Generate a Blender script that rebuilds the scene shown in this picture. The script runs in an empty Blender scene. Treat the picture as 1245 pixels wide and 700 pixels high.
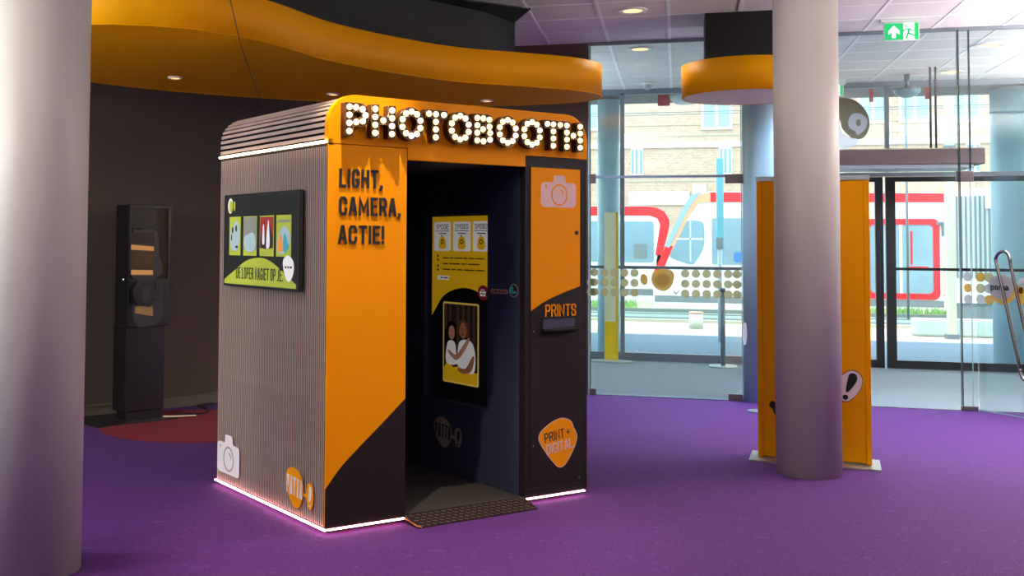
import bpy, bmesh, math, random
from mathutils import Matrix, Vector
random.seed(4)
PI = math.pi
scene = bpy.context.scene
COL = scene.collection

# ------------------------------------------------------------------ camera
cd = bpy.data.cameras.new('camera')
cam = bpy.data.objects.new('camera', cd); COL.objects.link(cam)
cd.sensor_width = 36.0
cd.lens = 1308.80 / 1245 * 36.0
cd.shift_x = (622.5 - 465.32) / 1245
cd.shift_y = (241.41 - 350.0) / 1245
cd.clip_end = 300
_R = Vector((0.96457317, 0.26370686, 0.00756929)); _U = Vector((0.00375696, -0.0424194, 0.99909283)); _F = Vector((-0.26378872, 0.9636697, 0.04190736))
cam.matrix_world = Matrix(((_R[0], _U[0], -_F[0], 0), (_R[1], _U[1], -_F[1], 0), (_R[2], _U[2], -_F[2], 1.5), (0, 0, 0, 1)))
scene.camera = cam

# ------------------------------------------------------------------ world, sun, exposure
scene.view_settings.view_transform = 'Standard'
scene.view_settings.look = 'None'
scene.view_settings.gamma = 1.0
scene.view_settings.exposure = 0.45
try: scene.view_settings.use_curve_mapping = False
except Exception: pass
w = bpy.data.worlds.new('sky'); scene.world = w; w.use_nodes = True
nt = w.node_tree; bg = nt.nodes['Background']
bg.inputs[0].default_value = (0.80, 0.91, 1.0, 1); bg.inputs[1].default_value = 3.3
sd = bpy.data.lights.new('sun', 'SUN'); sd.energy = 2.2; sd.angle = math.radians(1.0); sd.color = (1, 0.96, 0.88)
sun = bpy.data.objects.new('sun', sd); COL.objects.link(sun)
sun.rotation_euler = (math.radians(38), 0, math.radians(-25))

# ------------------------------------------------------------------ lamps of the hall and added fill lights
def spot(name, loc, target, watts, deg=70, blend=0.6, size=0.05, col=(1, 0.86, 0.7)):
    d = bpy.data.lights.new(name, 'SPOT'); d.energy = watts; d.spot_size = math.radians(deg); d.spot_blend = blend
    d.shadow_soft_size = size; d.color = col
    o = bpy.data.objects.new(name, d); COL.objects.link(o); o.location = loc
    o.rotation_euler = (Vector(target) - Vector(loc)).to_track_quat('-Z', 'Y').to_euler()
    return o
def area(name, loc, target, watts, size, col):
    d = bpy.data.lights.new(name, 'AREA'); d.energy = watts; d.shape = 'DISK'; d.size = size; d.color = col
    o = bpy.data.objects.new(name, d); COL.objects.link(o); o.location = loc
    o.rotation_euler = (Vector(target) - Vector(loc)).to_track_quat('-Z', 'Y').to_euler()
    return o
CEIL = 3.57
HALL_SPOTS = [(-1.50, 4.95), (-0.37, 7.7), (1.4, 6.0), (-3.6, 3.4), (3.0, 8.4), (0.8, 2.4), (-2.4, 0.6)]
spot('booth_spot', (-1.455, 5.02, 3.52), (-1.36, 5.30, 1.2), 280, 50, 0.6, 0.012, (1, 0.84, 0.62))
for k, (x, y) in enumerate(HALL_SPOTS[1:]):
    spot('hall_spot', (x, y, 3.5), (x, y, 0), 10, 150, 0.9, 0.12, (1, 0.80, 0.66))
def fill_point(name, loc, watts, col, r=0.25):
    d = bpy.data.lights.new(name, 'POINT'); d.energy = watts; d.shadow_soft_size = r; d.color = col
    o = bpy.data.objects.new(name, d); COL.objects.link(o); o.location = loc
fill_point('added_side_fill', (-4.6, 1.6, 2.75), 170, (1, 0.92, 0.84))  # unseen point lights added to brighten the hall and the left column
fill_point('added_side_fill', (-5.6, 3.6, 2.2), 150, (0.92, 0.97, 1.0))
for x, y, w_ in ((-1.2, 1.2, 60), (2.4, 2.6, 30), (4.6, 8.4, 240), (4.9, 10.3, 340), (1.6, 5.6, 50)):            # unseen area lights added to brighten the hall ceiling
    area('added_hall_fill', (x, y, 2.75), (x, y, 4), w_, 0.8, (1, 0.90, 0.86))
for x, y, w_ in ((5.3, 12.8, 90), (-2.6, 12.8, 70)):
    area('added_vestibule_fill', (x, y, 2.7), (x, y, 4), w_, 0.8, (0.80, 0.96, 1.0))  # added out of view to lift the vestibule ceiling
for x, y, w_ in ((-1.6, 12.9, 22), (0.9, 12.9, 22), (3.7, 12.9, 22), (1.5, 10.4, 150), (2.8, 10.0, 120), (-0.5, 10.3, 150)):
    spot('added_cool_spot', (x, y, 3.52), (x, y, 0), w_ * 1.6, 104, 0.9, 0.1, (0.50, 0.66, 1.0))  # added cool spots standing in for daylight in the vestibule and near the glass
spot('side_spot', (-4.4, 3.5, 3.5), (-2.6, 5.9, 1.0), 20, 60, 0.8, 0.1, (1, 0.86, 0.8))

# ------------------------------------------------------------------ materials
def lin(c):
    c = c / 255.0
    return c / 12.92 if c <= 0.04045 else ((c + 0.055) / 1.055) ** 2.4
def rgb(c): return (lin(c[0]), lin(c[1]), lin(c[2]), 1)
MATS = {}
def mat(name, c, rough=0.5, metal=0.0, emit=0.0, spec=0.5, noise=0.0, nscale=8.0, bump=0.0, bscale=60.0, coat=0.0, ec=None):
    m = bpy.data.materials.new(name); m.use_nodes = True
    t = m.node_tree; b = t.nodes['Principled BSDF']
    b.inputs['Base Color'].default_value = rgb(c); b.inputs['Roughness'].default_value = rough
    b.inputs['Metallic'].default_value = metal; b.inputs['Specular IOR Level'].default_value = spec
    if coat: b.inputs['Coat Weight'].default_value = coat; b.inputs['Coat Roughness'].default_value = 0.08
    if emit:
        b.inputs['Emission Color'].default_value = rgb(ec or c); b.inputs['Emission Strength'].default_value = emit
    tc = t.nodes.new('ShaderNodeTexCoord')
    if noise:
        n = t.nodes.new('ShaderNodeTexNoise'); n.inputs['Scale'].default_value = nscale; n.inputs['Detail'].default_value = 4
        mx = t.nodes.new('ShaderNodeMix'); mx.data_type = 'RGBA'
        t.links.new(tc.outputs['Object'], n.inputs['Vector']); t.links.new(n.outputs['Fac'], mx.inputs[0])
        mx.inputs[6].default_value = tuple(v * (1 - noise) for v in rgb(c)[:3]) + (1,)
        mx.inputs[7].default_value = tuple(min(1, v * (1 + noise)) for v in rgb(c)[:3]) + (1,)
        t.links.new(mx.outputs[2], b.inputs['Base Color'])
    if bump:
        n = t.nodes.new('ShaderNodeTexNoise'); n.inputs['Scale'].default_value = bscale
        bp = t.nodes.new('ShaderNodeBump'); bp.inputs['Strength'].default_value = bump; bp.inputs['Distance'].default_value = 0.01
        t.links.new(tc.outputs['Object'], n.inputs['Vector']); t.links.new(n.outputs['Fac'], bp.inputs['Height']); t.links.new(bp.outputs['Normal'], b.inputs['Normal'])
    MATS[name] = m
    return m
def glass_mat(name, tint, refl=0.06, clear=1.0, col=(160, 150, 120)):
    """thin pane: tinted transparency plus a mirror share; clear < 1 adds a printed/frosted film"""
    m = bpy.data.materials.new(name); m.use_nodes = True; t = m.node_tree
    t.nodes.remove(t.nodes['Principled BSDF']); out = t.nodes['Material Output']
    tr = t.nodes.new('ShaderNodeBsdfTransparent'); tr.inputs[0].default_value = tint + (1,)
    gl = t.nodes.new('ShaderNodeBsdfGlossy'); gl.inputs['Roughness'].default_value = 0.02
    mx = t.nodes.new('ShaderNodeMixShader')
    lw = t.nodes.new('ShaderNodeLayerWeight'); lw.inputs[0].default_value = 0.25
    ma = t.nodes.new('ShaderNodeMath'); ma.operation = 'MULTIPLY_ADD'; ma.inputs[1].default_value = 0.35; ma.inputs[2].default_value = refl
    t.links.new(lw.outputs['Fresnel'], ma.inputs[0]); t.links.new(ma.outputs[0], mx.inputs[0])
    t.links.new(tr.outputs[0], mx.inputs[1]); t.links.new(gl.outputs[0], mx.inputs[2])
    last = mx
    if clear < 1:
        df = t.nodes.new('ShaderNodeBsdfDiffuse'); df.inputs[0].default_value = rgb(col)
        tl = t.nodes.new('ShaderNodeBsdfTranslucent'); tl.inputs[0].default_value = rgb(col)
        m1 = t.nodes.new('ShaderNodeMixShader'); m1.inputs[0].default_value = 0.5
        t.links.new(df.outputs[0], m1.inputs[1]); t.links.new(tl.outputs[0], m1.inputs[2])
        m2 = t.nodes.new('ShaderNodeMixShader'); m2.inputs[0].default_value = clear
        t.links.new(m1.outputs[0], m2.inputs[1]); t.links.new(mx.outputs[0], m2.inputs[2]); last = m2
    t.links.new(last.outputs[0], out.inputs[0])
    return m
def carpet_mat(name, a, b, scale=9.0):
    """cut-pile carpet with a scribble of lighter curled lines (iso-lines of a noise field)"""
    m = mat(name, a, rough=0.8, spec=0.2); t = m.node_tree; bs = t.nodes['Principled BSDF']
    tc = t.nodes['Texture Coordinate']
    n = t.nodes.new('ShaderNodeTexNoise'); n.inputs['Scale'].default_value = scale; n.inputs['Detail'].default_value = 1.0
    mm = t.nodes.new('ShaderNodeMath'); mm.operation = 'MULTIPLY'; mm.inputs[1].default_value = 14
    fr = t.nodes.new('ShaderNodeMath'); fr.operation = 'PINGPONG'; fr.inputs[1].default_value = 0.5
    cr = t.nodes.new('ShaderNodeValToRGB'); cr.color_ramp.elements[0].position = 0.0; cr.color_ramp.elements[0].color = rgb(b)
    cr.color_ramp.elements[1].position = 0.16; cr.color_ramp.elements[1].color = rgb(a)
    n2 = t.nodes.new('ShaderNodeTexNoise'); n2.inputs['Scale'].default_value = 260; n2.inputs['Detail'].default_value = 2
    mx = t.nodes.new('ShaderNodeMix'); mx.data_type = 'RGBA'; mx.blend_type = 'MULTIPLY'; mx.inputs[0].default_value = 0.55
    bp = t.nodes.new('ShaderNodeBump'); bp.inputs['Strength'].default_value = 0.5; bp.inputs['Distance'].default_value = 0.004
    L = t.links.new
    L(tc.outputs['Object'], n.inputs['Vector']); L(n.outputs['Fac'], mm.inputs[0]); L(mm.outputs[0], fr.inputs[0]); L(fr.outputs[0], cr.inputs[0])
    L(tc.outputs['Object'], n2.inputs['Vector']); L(cr.outputs[0], mx.inputs[6]); L(n2.outputs['Fac'], mx.inputs[7]); 
    g = t.nodes.new('ShaderNodeMix'); g.data_type = 'RGBA'; g.blend_type = 'ADD'; g.inputs[0].default_value = 0.0
    bs.inputs['Sheen Weight'].default_value = 0.06; bs.inputs['Sheen Roughness'].default_value = 0.4; bs.inputs['Sheen Tint'].default_value = (0.75, 0.8, 1, 1)
    L(mx.outputs[2], bs.inputs['Base Color']); L(n2.outputs['Fac'], bp.inputs['Height']); L(bp.outputs['Normal'], bs.inputs['Normal'])
    t.nodes.remove(g)
    return m
def brick_mat(name, c1, c2, mortar, scale, bw=0.5, rh=0.25, rough=0.9, ms=0.02):
    m = mat(name, c1, rough=rough); t = m.node_tree; bs = t.nodes['Principled BSDF']
    tc = t.nodes['Texture Coordinate']; br = t.nodes.new('ShaderNodeTexBrick')
    mp = t.nodes.new('ShaderNodeMapping')
    br.inputs['Color1'].default_value = rgb(c1); br.inputs['Color2'].default_value = rgb(c2); br.inputs['Mortar'].default_value = rgb(mortar)
    br.inputs['Scale'].default_value = scale; br.inputs['Mortar Size'].default_value = ms
    br.inputs['Brick Width'].default_value = bw; br.inputs['Row Height'].default_value = rh
    t.links.new(tc.outputs['Object'], mp.inputs['Vector']); t.links.new(mp.outputs[0], br.inputs['Vector']); t.links.new(br.outputs['Color'], bs.inputs['Base Color'])
    return m, mp

M_carpet = carpet_mat('purple_carpet', (86, 32, 114), (108, 54, 140))
M_greycarpet = carpet_mat('grey_carpet', (128, 146, 150), (152, 168, 172))
M_redcarpet = carpet_mat('red_carpet', (150, 8, 22), (165, 20, 35))
M_wall = mat('dark_brown_paint', (80, 68, 58), 0.8, noise=0.06, nscale=3)
M_wallend = mat('brown_wall', (92, 80, 70), 0.8, noise=0.05)
M_base = mat('taupe_skirting', (104, 94, 78), 0.6)
M_white = mat('hall_paint', (150, 142, 140), 0.8, noise=0.04)
M_tile = mat('ceiling_tile', (234, 228, 228), 0.9, noise=0.04, nscale=30, bump=0.15, bscale=300)
M_bar = mat('ceiling_grid', (252, 252, 252), 0.6)
M_plenum = mat('plenum', (120, 115, 115), 0.9)
M_orange = mat('orange_canopy_paint', (240, 166, 0), 0.5, spec=0.12, noise=0.03, nscale=3)
M_canopy_cream = mat('cream_soffit', (240, 226, 190), 0.6)
M_black = mat('black_paint', (22, 22, 24), 0.55, noise=0.1)
M_bulk = mat('black_bulkhead_paint', (20, 20, 24), 0.7)
M_column = mat('column_paint', (186, 184, 172), 0.45, noise=0.03, nscale=2, bump=0.04, bscale=40)
M_greycol = mat('blue_grey_column_paint', (150, 184, 192), 0.45)
M_outcol = mat('outside_column', (196, 226, 232), 0.5)
M_frame = mat('anthracite_aluminium', (112, 124, 134), 0.45, 0.2)
M_framedk = mat('black_door_frame', (28, 32, 36), 0.4, 0.3)
M_frameg = mat('grey_aluminium', (120, 132, 142), 0.4, 0.5)
M_glass = glass_mat('front_glass', (0.90, 0.955, 0.96), 0.03)
M_glass2 = glass_mat('partition_glass', (0.93, 0.97, 0.97), 0.04)
M_glassedge = mat('glass_edge', (150, 190, 185), 0.2, 0.0)
M_glassdk = mat('dark_glass_edge', (40, 62, 62), 0.2, 0.1)
M_patch = mat('patch_fitting_metal', (112, 104, 104), 0.35, 0.7)
M_steel = mat('brushed_steel', (150, 142, 140), 0.22, 1.0)
M_dot = glass_mat('khaki_film', (0.9, 0.9, 0.85), 0.02, 0.25, (206, 200, 150))
M_dotg = glass_mat('grey_film', (0.9, 0.9, 0.88), 0.02, 0.25, (205, 208, 204))
M_gold = glass_mat('gold_film', (0.9, 0.85, 0.7), 0.02, 0.2, (220, 186, 96))
M_bubble = glass_mat('bubble_film', (0.9, 0.9, 0.85), 0.02, 0.12, (122, 118, 92))
M_brown = glass_mat('brown_film', (0.9, 0.85, 0.7), 0.02, 0.1, (120, 72, 40))
M_whitefilm = glass_mat('white_film', (1, 1, 1), 0.02, 0.35, (215, 215, 208))

# ------------------------------------------------------------------ helpers
def tag(o, label=None, cat=None, group=None, kind=None):
    if label: o['label'] = label
    if cat: o['category'] = cat
    if group: o['group'] = group
    if kind: o['kind'] = kind
    return o
def empty(name, loc=(0, 0, 0), rz=0.0):
    o = bpy.data.objects.new(name, None); COL.objects.link(o); o.location = loc; o.rotation_euler = (0, 0, rz)
    o.empty_display_size = 0.1
    return o
def link(name, me, m, parent=None, smooth=False):
    o = bpy.data.objects.new(name, me); COL.objects.link(o)
    if m is not None and len(me.materials) == 0: me.materials.append(m)
    if parent: o.parent = parent
    if smooth:
        for p in me.polygons: p.use_smooth = True
    return o
def share(o, name=None, parent=None, loc=None, mat4=None):
    c = bpy.data.objects.new(name or o.name.split('.')[0], o.data); COL.objects.link(c)
    c.parent = parent if parent else o.parent
    if loc: c.location = loc
    if mat4: c.matrix_local = mat4
    return c
def bm_box(bm, x0, x1, y0, y1, z0, z1, bev=0.0):
    vs = [bm.verts.new((x, y, z)) for x in (x0, x1) for y in (y0, y1) for z in (z0, z1)]
    fs = [(0, 1, 3, 2), (4, 6, 7, 5), (0, 4, 5, 1), (2, 3, 7, 6), (0, 2, 6, 4), (1, 5, 7, 3)]
    faces = [bm.faces.new([vs[i] for i in f]) for f in fs]
    if bev:
        es = list({e for f in faces for e in f.edges})
        bmesh.ops.bevel(bm, geom=es, offset=bev, segments=2, affect='EDGES', profile=0.5)
def fin(bm, name, m, parent=None, smooth=False):
    bmesh.ops.recalc_face_normals(bm, faces=bm.faces)
    me = bpy.data.meshes.new(name); bm.to_mesh(me); bm.free()
    return link(name, me, m, parent, smooth)
def box(name, x0, x1, y0, y1, z0, z1, m, parent=None, bev=0.0):
    bm = bmesh.new(); bm_box(bm, min(x0, x1), max(x0, x1), min(y0, y1), max(y0, y1), min(z0, z1), max(z0, z1), bev)
    return fin(bm, name, m, parent)
def cylz(name, x, y, z0, z1, r, m, parent=None, n=48, r2=None):
    bm = bmesh.new(); bmesh.ops.create_cone(bm, cap_ends=True, segments=n, radius1=r, radius2=r if r2 is None else r2, depth=z1 - z0)
    bmesh.ops.translate(bm, verts=bm.verts, vec=(x, y, (z0 + z1) / 2))
    o = fin(bm, name, m, parent)
    for p in o.data.polygons: p.use_smooth = len(p.vertices) == 4
    return o
def prism(name, pts, z0, z1, m, parent=None, axis='z', smooth_sides=False):
    """polygon extruded; axis z: pts are (x,y); axis y: pts are (x,z) and z0,z1 are y"""
    bm = bmesh.new()
    f = (lambda p, h: (p[0], p[1], h)) if axis == 'z' else (lambda p, h: (p[0], h, p[1])) if axis == 'y' else (lambda p, h: (h, p[0], p[1]))
    a = [bm.verts.new(f(p, z0)) for p in pts]; b = [bm.verts.new(f(p, z1)) for p in pts]
    bm.faces.new(a); bm.faces.new(b); n = len(pts)
    for i in range(n):
        q = bm.faces.new((a[i], a[(i + 1) % n], b[(i + 1) % n], b[i])); q.smooth = smooth_sides
    ng = [q for q in bm.faces if len(q.verts) > 4]
    bmesh.ops.triangulate(bm, faces=ng)
    return fin(bm, name, m, parent)
def smooth_loop(pts, k=6, closed=True):
    out = []; n = len(pts); rng = n if closed else n - 1
    for i in range(rng):
        g = lambda j: Vector(pts[j % n] if closed else pts[max(0, min(n - 1, j))])
        p0, p1, p2, p3 = g(i - 1), g(i), g(i + 1), g(i + 2)
        for s in range(k):
            t = s / k
            out.append(tuple(0.5 * ((2 * p1) + (p2 - p0) * t + (2 * p0 - 5 * p1 + 4 * p2 - p3) * t * t + (3 * p1 - p0 - 3 * p2 + p3) * t ** 3)))
    if not closed: out.append(tuple(pts[-1]))
    return out
def ellipse(cx, cy, rx, ry, n=24, rot=0.0):
    return [(cx + rx * math.cos(t) * math.cos(rot) - ry * math.sin(t) * math.sin(rot), cy + rx * math.cos(t) * math.sin(rot) + ry * math.sin(t) * math.cos(rot)) for t in [2 * PI * i / n for i in range(n)]]
def rrect(x0, x1, y0, y1, r, n=5):
    out = []
    for cx, cy, a in ((x1 - r, y1 - r, 0), (x0 + r, y1 - r, 90), (x0 + r, y0 + r, 180), (x1 - r, y0 + r, 270)):
        for i in range(n + 1):
            t = math.radians(a + 90 * i / n); out.append((cx + r * math.cos(t), cy + r * math.sin(t)))
    return out
def MF(x0=0, y0=0, z0=0): return Matrix(((1, 0, 0, x0), (0, 0, -1, y0), (0, 1, 0, z0), (0, 0, 0, 1)))      # faces -y
def ML(x0=0, y0=0, z0=0): return Matrix(((0, 0, -1, x0), (-1, 0, 0, y0), (0, 1, 0, z0), (0, 0, 0, 1)))    # faces -x
def flat(name, contours, depth, M, m, parent=None, c0=0.0):
    """plate with holes: contours (even-odd) in the plane of M, from c0 to c0+depth along its outward axis"""
    cu = bpy.data.curves.new('tmp', 'CURVE'); cu.dimensions = '2D'; cu.fill_mode = 'BOTH'; cu.extrude = depth / 2
    for c in contours:
        s = cu.splines.new('POLY'); s.points.add(len(c) - 1)
        for i, p in enumerate(c): s.points[i].co = (p[0], p[1], 0, 1)
        s.use_cyclic_u = True
    ob = bpy.data.objects.new('tmp', cu); me = bpy.data.meshes.new_from_object(ob)
    bpy.data.objects.remove(ob); bpy.data.curves.remove(cu)
    me.transform(M @ Matrix.Translation((0, 0, c0 + depth / 2))); me.name = name; me.materials.clear()
    return link(name, me, m, parent)
def script_text(name, s, a0, a1, b0, b1, depth, M, m, parent=None, c0=0.0, bold=0.02, rot=0.0):
    """lettering fitted into the box a0..a1, b0..b1 of the plane of M"""
    cu = bpy.data.curves.new('tmp', 'FONT'); cu.body = s; cu.size = 1; cu.offset = bold; cu.resolution_u = 4; cu.fill_mode = 'BOTH'
    cu.extrude = 0.01
    ob = bpy.data.objects.new('tmp', cu); me = bpy.data.meshes.new_from_object(ob)
    bpy.data.objects.remove(ob); bpy.data.curves.remove(cu)
    xs = [v.co.x for v in me.vertices]; ys = [v.co.y for v in me.vertices]
    sx = (a1 - a0) / (max(xs) - min(xs)); sy = (b1 - b0) / (max(ys) - min(ys))
    T = Matrix.Translation(((a0 + a1) / 2, (b0 + b1) / 2, c0 + depth / 2)) @ Matrix.Rotation(rot, 4, 'Z') @ Matrix.Diagonal((sx, sy, depth / 0.02, 1)) @ Matrix.Translation((-(max(xs) + min(xs)) / 2, -(max(ys) + min(ys)) / 2, 0))
    me.transform(M @ T); me.name = name; me.materials.clear()
    return link(name, me, m, parent)
GLYPH = {
 'A': (1.05, [[(0, 0), (.42, 1), (.58, 1), (1, 0)], [(.14, .27), (.86, .27)]]), 'B': (1, [[(0, 0), (0, 1), (.75, 1), (.95, .88), (.95, .64), (.75, .53), (0, .53)], [(.75, .53), (1, .42), (1, .13), (.78, 0), (0, 0)]]),
 'C': (1, [[(1, .70), (1, .84), (.76, 1), (.24, 1), (0, .84), (0, .16), (.24, 0), (.76, 0), (1, .16), (1, .30)]]), 'D': (1, [[(0, 0), (0, 1), (.68, 1), (1, .84), (1, .16), (.68, 0), (0, 0)]]),
 'E': (.85, [[(1, 1), (0, 1), (0, 0), (1, 0)], [(0, .52), (.85, .52)]]), 'G': (1, [[(1, .78), (1, .86), (.76, 1), (.24, 1), (0, .84), (0, .16), (.24, 0), (.76, 0), (1, .16), (1, .40), (.62, .40)]]),
 'H': (1, [[(0, 0), (0, 1)], [(1, 0), (1, 1)], [(0, .52), (1, .52)]]), 'I': (0, [[(0, 0), (0, 1)]]), 'J': (.7, [[(1, 1), (1, .16), (.7, 0), (0, 0)]]), 'K': (1, [[(0, 0), (0, 1)], [(1, 1), (.1, .42)], [(.35, .6), (1, 0)]]),
 'L': (.8, [[(0, 1), (0, 0), (1, 0)]]), 'M': (1.45, [[(0, 0), (0, 1), (.5, .25), (1, 1), (1, 0)]]), 'N': (1.05, [[(0, 0), (0, 1), (1, 0), (1, 1)]]), 'O': (1, [[(0, .16), (0, .84), (.24, 1), (.76, 1), (1, .84), (1, .16), (.76, 0), (.24, 0), (0, .16)]]),
 'P': (1, [[(0, 0), (0, 1), (.74, 1), (1, .86), (1, .58), (.74, .45), (0, .45)]]), 'R': (1, [[(0, 0), (0, 1), (.74, 1), (1, .86), (1, .60), (.74, .48), (0, .48)], [(.6, .48), (1, 0)]]),
 'S': (1, [[(1, .72), (1, .86), (.78, 1), (.22, 1), (0, .86), (0, .68), (.2, .56), (.8, .44), (1, .32), (1, .14), (.78, 0), (.22, 0), (0, .14), (0, .28)]]), 'T': (1, [[(0, 1), (1, 1)], [(.5, 0), (.5, 1)]]),
 'U': (1, [[(0, 1), (0, .16), (.24, 0), (.76, 0), (1, .16), (1, 1)]]), 'W': (1.4, [[(0, 1), (.22, 0), (.5, .8), (.78, 0), (1, 1)]]), 'Z': (1, [[(0, 1), (1, 1), (0, 0), (1, 0)]]),
 '1': (.35, [[(0, .8), (1, 1), (1, 0)]]), '2': (1, [[(0, .75), (0, .86), (.24, 1), (.76, 1), (1, .86), (1, .62), (0, 0), (1, 0)]]), '3': (1, [[(0, .84), (.24, 1), (.76, 1), (1, .86), (1, .64), (.8, .53), (.3, .53)], [(.8, .53), (1, .42), (1, .14), (.76, 0), (.24, 0), (0, .16)]]),
 ',': (0, [[(.02, .04), (.02, -.03), (-.03, -.13)]]), '.': (0, [[(0, 0), (0, .03)]]), '!': (0, [[(0, 1), (0, .30)], [(0, .0), (0, .04)]]), '+': (.9, [[(0, .5), (1, .5)], [(.5, .25), (.5, .75)]]),
 '<': (.6, [[(1, .9), (0, .5), (1, .1)]]), '>': (.6, [[(0, .9), (1, .5), (0, .1)]])}
def text(name, s, a0, a1, b0, b1, depth, M, m, parent=None, c0=0.0, bold=0.0, rot=0.0, wt=0.125):
    """condensed block capitals drawn as mitred strokes, fitted into the box a0..a1, b0..b1 of the plane of M"""
    h = b1 - b0; t = h * wt; gap = 0.10 * h
    fixed = 0.0; units = 0.0
    for i, ch in enumerate(s):
        if ch == ' ': fixed += 0.20 * h; continue
        units += GLYPH[ch][0]; fixed += t + (gap if i < len(s) - 1 else 0)
    u = (a1 - a0 - fixed) / max(units, 1e-6)
    if u < t * 0.9:
        k = 0.62; t *= k; gap *= k; fixed *= k; u = (a1 - a0 - fixed) / units
    bm = bmesh.new(); x = a0; ca, sa = math.cos(rot), math.sin(rot); xm = (a0 + a1) / 2; ym = (b0 + b1) / 2
    for ch in s:
        if ch == ' ': x += 0.20 * h * (t / (h * wt)); continue
        wd, paths = GLYPH[ch]; w_ = wd * u
        for pth in paths:
            P = [Vector((x + t / 2 + (p[0] * w_ if wd else p[0] * h), b0 + t / 2 + p[1] * (h - t))) for p in pth]
            closed = (P[0] - P[-1]).length < 1e-6
            if closed: P = P[:-1]
            n = len(P); Lf = []; Rt = []
            for i in range(n):
                d1 = (P[i] - P[i - 1]).normalized() if (closed or i > 0) else None
                d2 = (P[(i + 1) % n] - P[i]).normalized() if (closed or i < n - 1) else None
                d = ((d1 or d2) + (d2 or d1)).normalized(); nn = Vector((-d.y, d.x)); dd = d2 or d1
                k = min(2.0, 1 / max(0.3, nn.dot(Vector((-dd.y, dd.x))))) * t / 2
                ext = Vector((0, 0))
                if d1 is None: ext = -d2 * t / 2
                if d2 is None: ext = d1 * t / 2
                Lf.append(P[i] + nn * k + ext); Rt.append(P[i] - nn * k + ext)
            def V(p, c):
                q = Vector((p.x - xm, p.y - ym)); return bm.verts.new((xm + q.x * ca - q.y * sa, ym + q.x * sa + q.y * ca, c0 + c))
            A = [(V(a, depth), V(b, depth), V(b, 0), V(a, 0)) for a, b in zip(Lf, Rt)]
            for i in range(n if closed else n - 1):
                p, q = A[i], A[(i + 1) % n]
                for e_ in range(4): bm.faces.new((p[e_], p[(e_ + 1) % 4], q[(e_ + 1) % 4], q[e_]))
            if not closed: bm.faces.new(A[0]); bm.faces.new(A[-1])
        x += w_ + t + gap
    bmesh.ops.recalc_face_normals(bm, faces=bm.faces)
    me = bpy.data.meshes.new(name); bm.to_mesh(me); bm.free(); me.transform(M)
    return link(name, me, m, parent)
def word_bars(name, lens, a0, a1, b0, b1, depth, M, m, parent=None, c0=0.0):
    """a line of print too small to read: one short bar per word"""
    k = (a1 - a0) / (sum(lens) + 0.6 * (len(lens) - 1)); x = a0; cs = []
    for l in lens: cs.append([(x, b0), (x + l * k, b0), (x + l * k, b1), (x, b1)]); x += (l + 0.6) * k
    o = flat(name, cs, depth, M, m, parent, c0); o['kind'] = 'stuff'; return o
def tube(name, pts, r, m, parent=None, cyclic=False, res=3, kind='POLY'):
    cu = bpy.data.curves.new('tmp', 'CURVE'); cu.dimensions = '3D'; cu.bevel_depth = r; cu.bevel_resolution = res; cu.use_fill_caps = True
    s = cu.splines.new('POLY'); s.points.add(len(pts) - 1)
    for i, p in enumerate(pts): s.points[i].co = tuple(p) + (1,)
    s.use_cyclic_u = cyclic
    ob = bpy.data.objects.new('tmp', cu); me = bpy.data.meshes.new_from_object(ob)
    bpy.data.objects.remove(ob); bpy.data.curves.remove(cu); me.name = name; me.materials.clear()
    return link(name, me, m, parent, True)
def Mplane(origin, ax, up=(0, 0, 1)):
    """plane with horizontal axis ax (unit, world) facing ax x up"""
    ax = Vector(ax).normalized(); up = Vector(up); n = ax.cross(up)
    return Matrix(((ax.x, up.x, n.x, origin[0]), (ax.y, up.y, n.y, origin[1]), (ax.z, up.z, n.z, origin[2]), (0, 0, 0, 1)))
def S(o): o['kind'] = 'structure'; return o

# ------------------------------------------------------------------ the hall
GX0, GY = -0.86, 11.10                     # start and line of the glass partition
S(box('floor', -7.0, 6.5, -4.0, 11.10, -0.12, 0.0, M_carpet))
S(box('vestibule_floor', -3.6, 6.5, 11.10, 14.66, -0.12, 0.0, M_greycarpet))
o = S(box('floor_threshold', GX0, 6.5, 11.085, 11.115, 0.0, 0.004, M_steel))
# a disc of red carpet let into the purple one
S(flat('red_floor_disc', [[(-3.80 + 0.80 * math.cos(2 * PI * i / 96), 8.22 + 0.80 * math.sin(2 * PI * i / 96)) for i in range(96)]], 0.002, Matrix.Identity(4), M_redcarpet, None, 0.0005))

wl = S(empty('wall_left'))
A = Vector((-7.0, 5.02)); Bk = Vector((-3.07, 11.1))
dw = (Bk - A).normalized(); nw = Vector((-dw.y, dw.x))
prism('wall_panel', [tuple(A), tuple(Bk), tuple(Bk + nw * 0.15), tuple(A + nw * 0.15)], 0, CEIL, M_wall, wl)
box('wall_panel', -7.15, -7.0, -4.0, -0.5, 0, CEIL, M_white, wl)
box('wall_panel', -7.15, -7.0, 3.8, 5.15, 0, CEIL, M_white, wl)
box('wall_panel', -7.15, -7.0, -0.5, 3.8, 0, 0.35, M_white, wl)
box('wall_panel', -7.15, -7.0, -0.5, 3.8, 3.2, CEIL, M_white, wl)
w2 = S(empty('window_2'))
box('pane', -7.09, -7.08, -0.45, 3.75, 0.4, 3.15, M_glass, w2)
for y in (-0.5, 0.9, 2.3, 3.75): box('mullion', -7.12, -7.03, y, y + 0.05, 0.35, 3.2, M_frame, w2)
S(box('wall_back', -3.1, GX0, 11.1, 11.3, 0, CEIL, M_wallend))
S(box('wall_rear', -7.15, 6.6, -4.15, -4.0, 0, CEIL, M_white))
S(box('wall_right', 6.5, 6.65, -4.0, 14.7, 0, CEIL, M_white))
S(box('wall_side', -3.75, -3.6, 11.3, 14.7, 0, CEIL, M_white))
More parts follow.
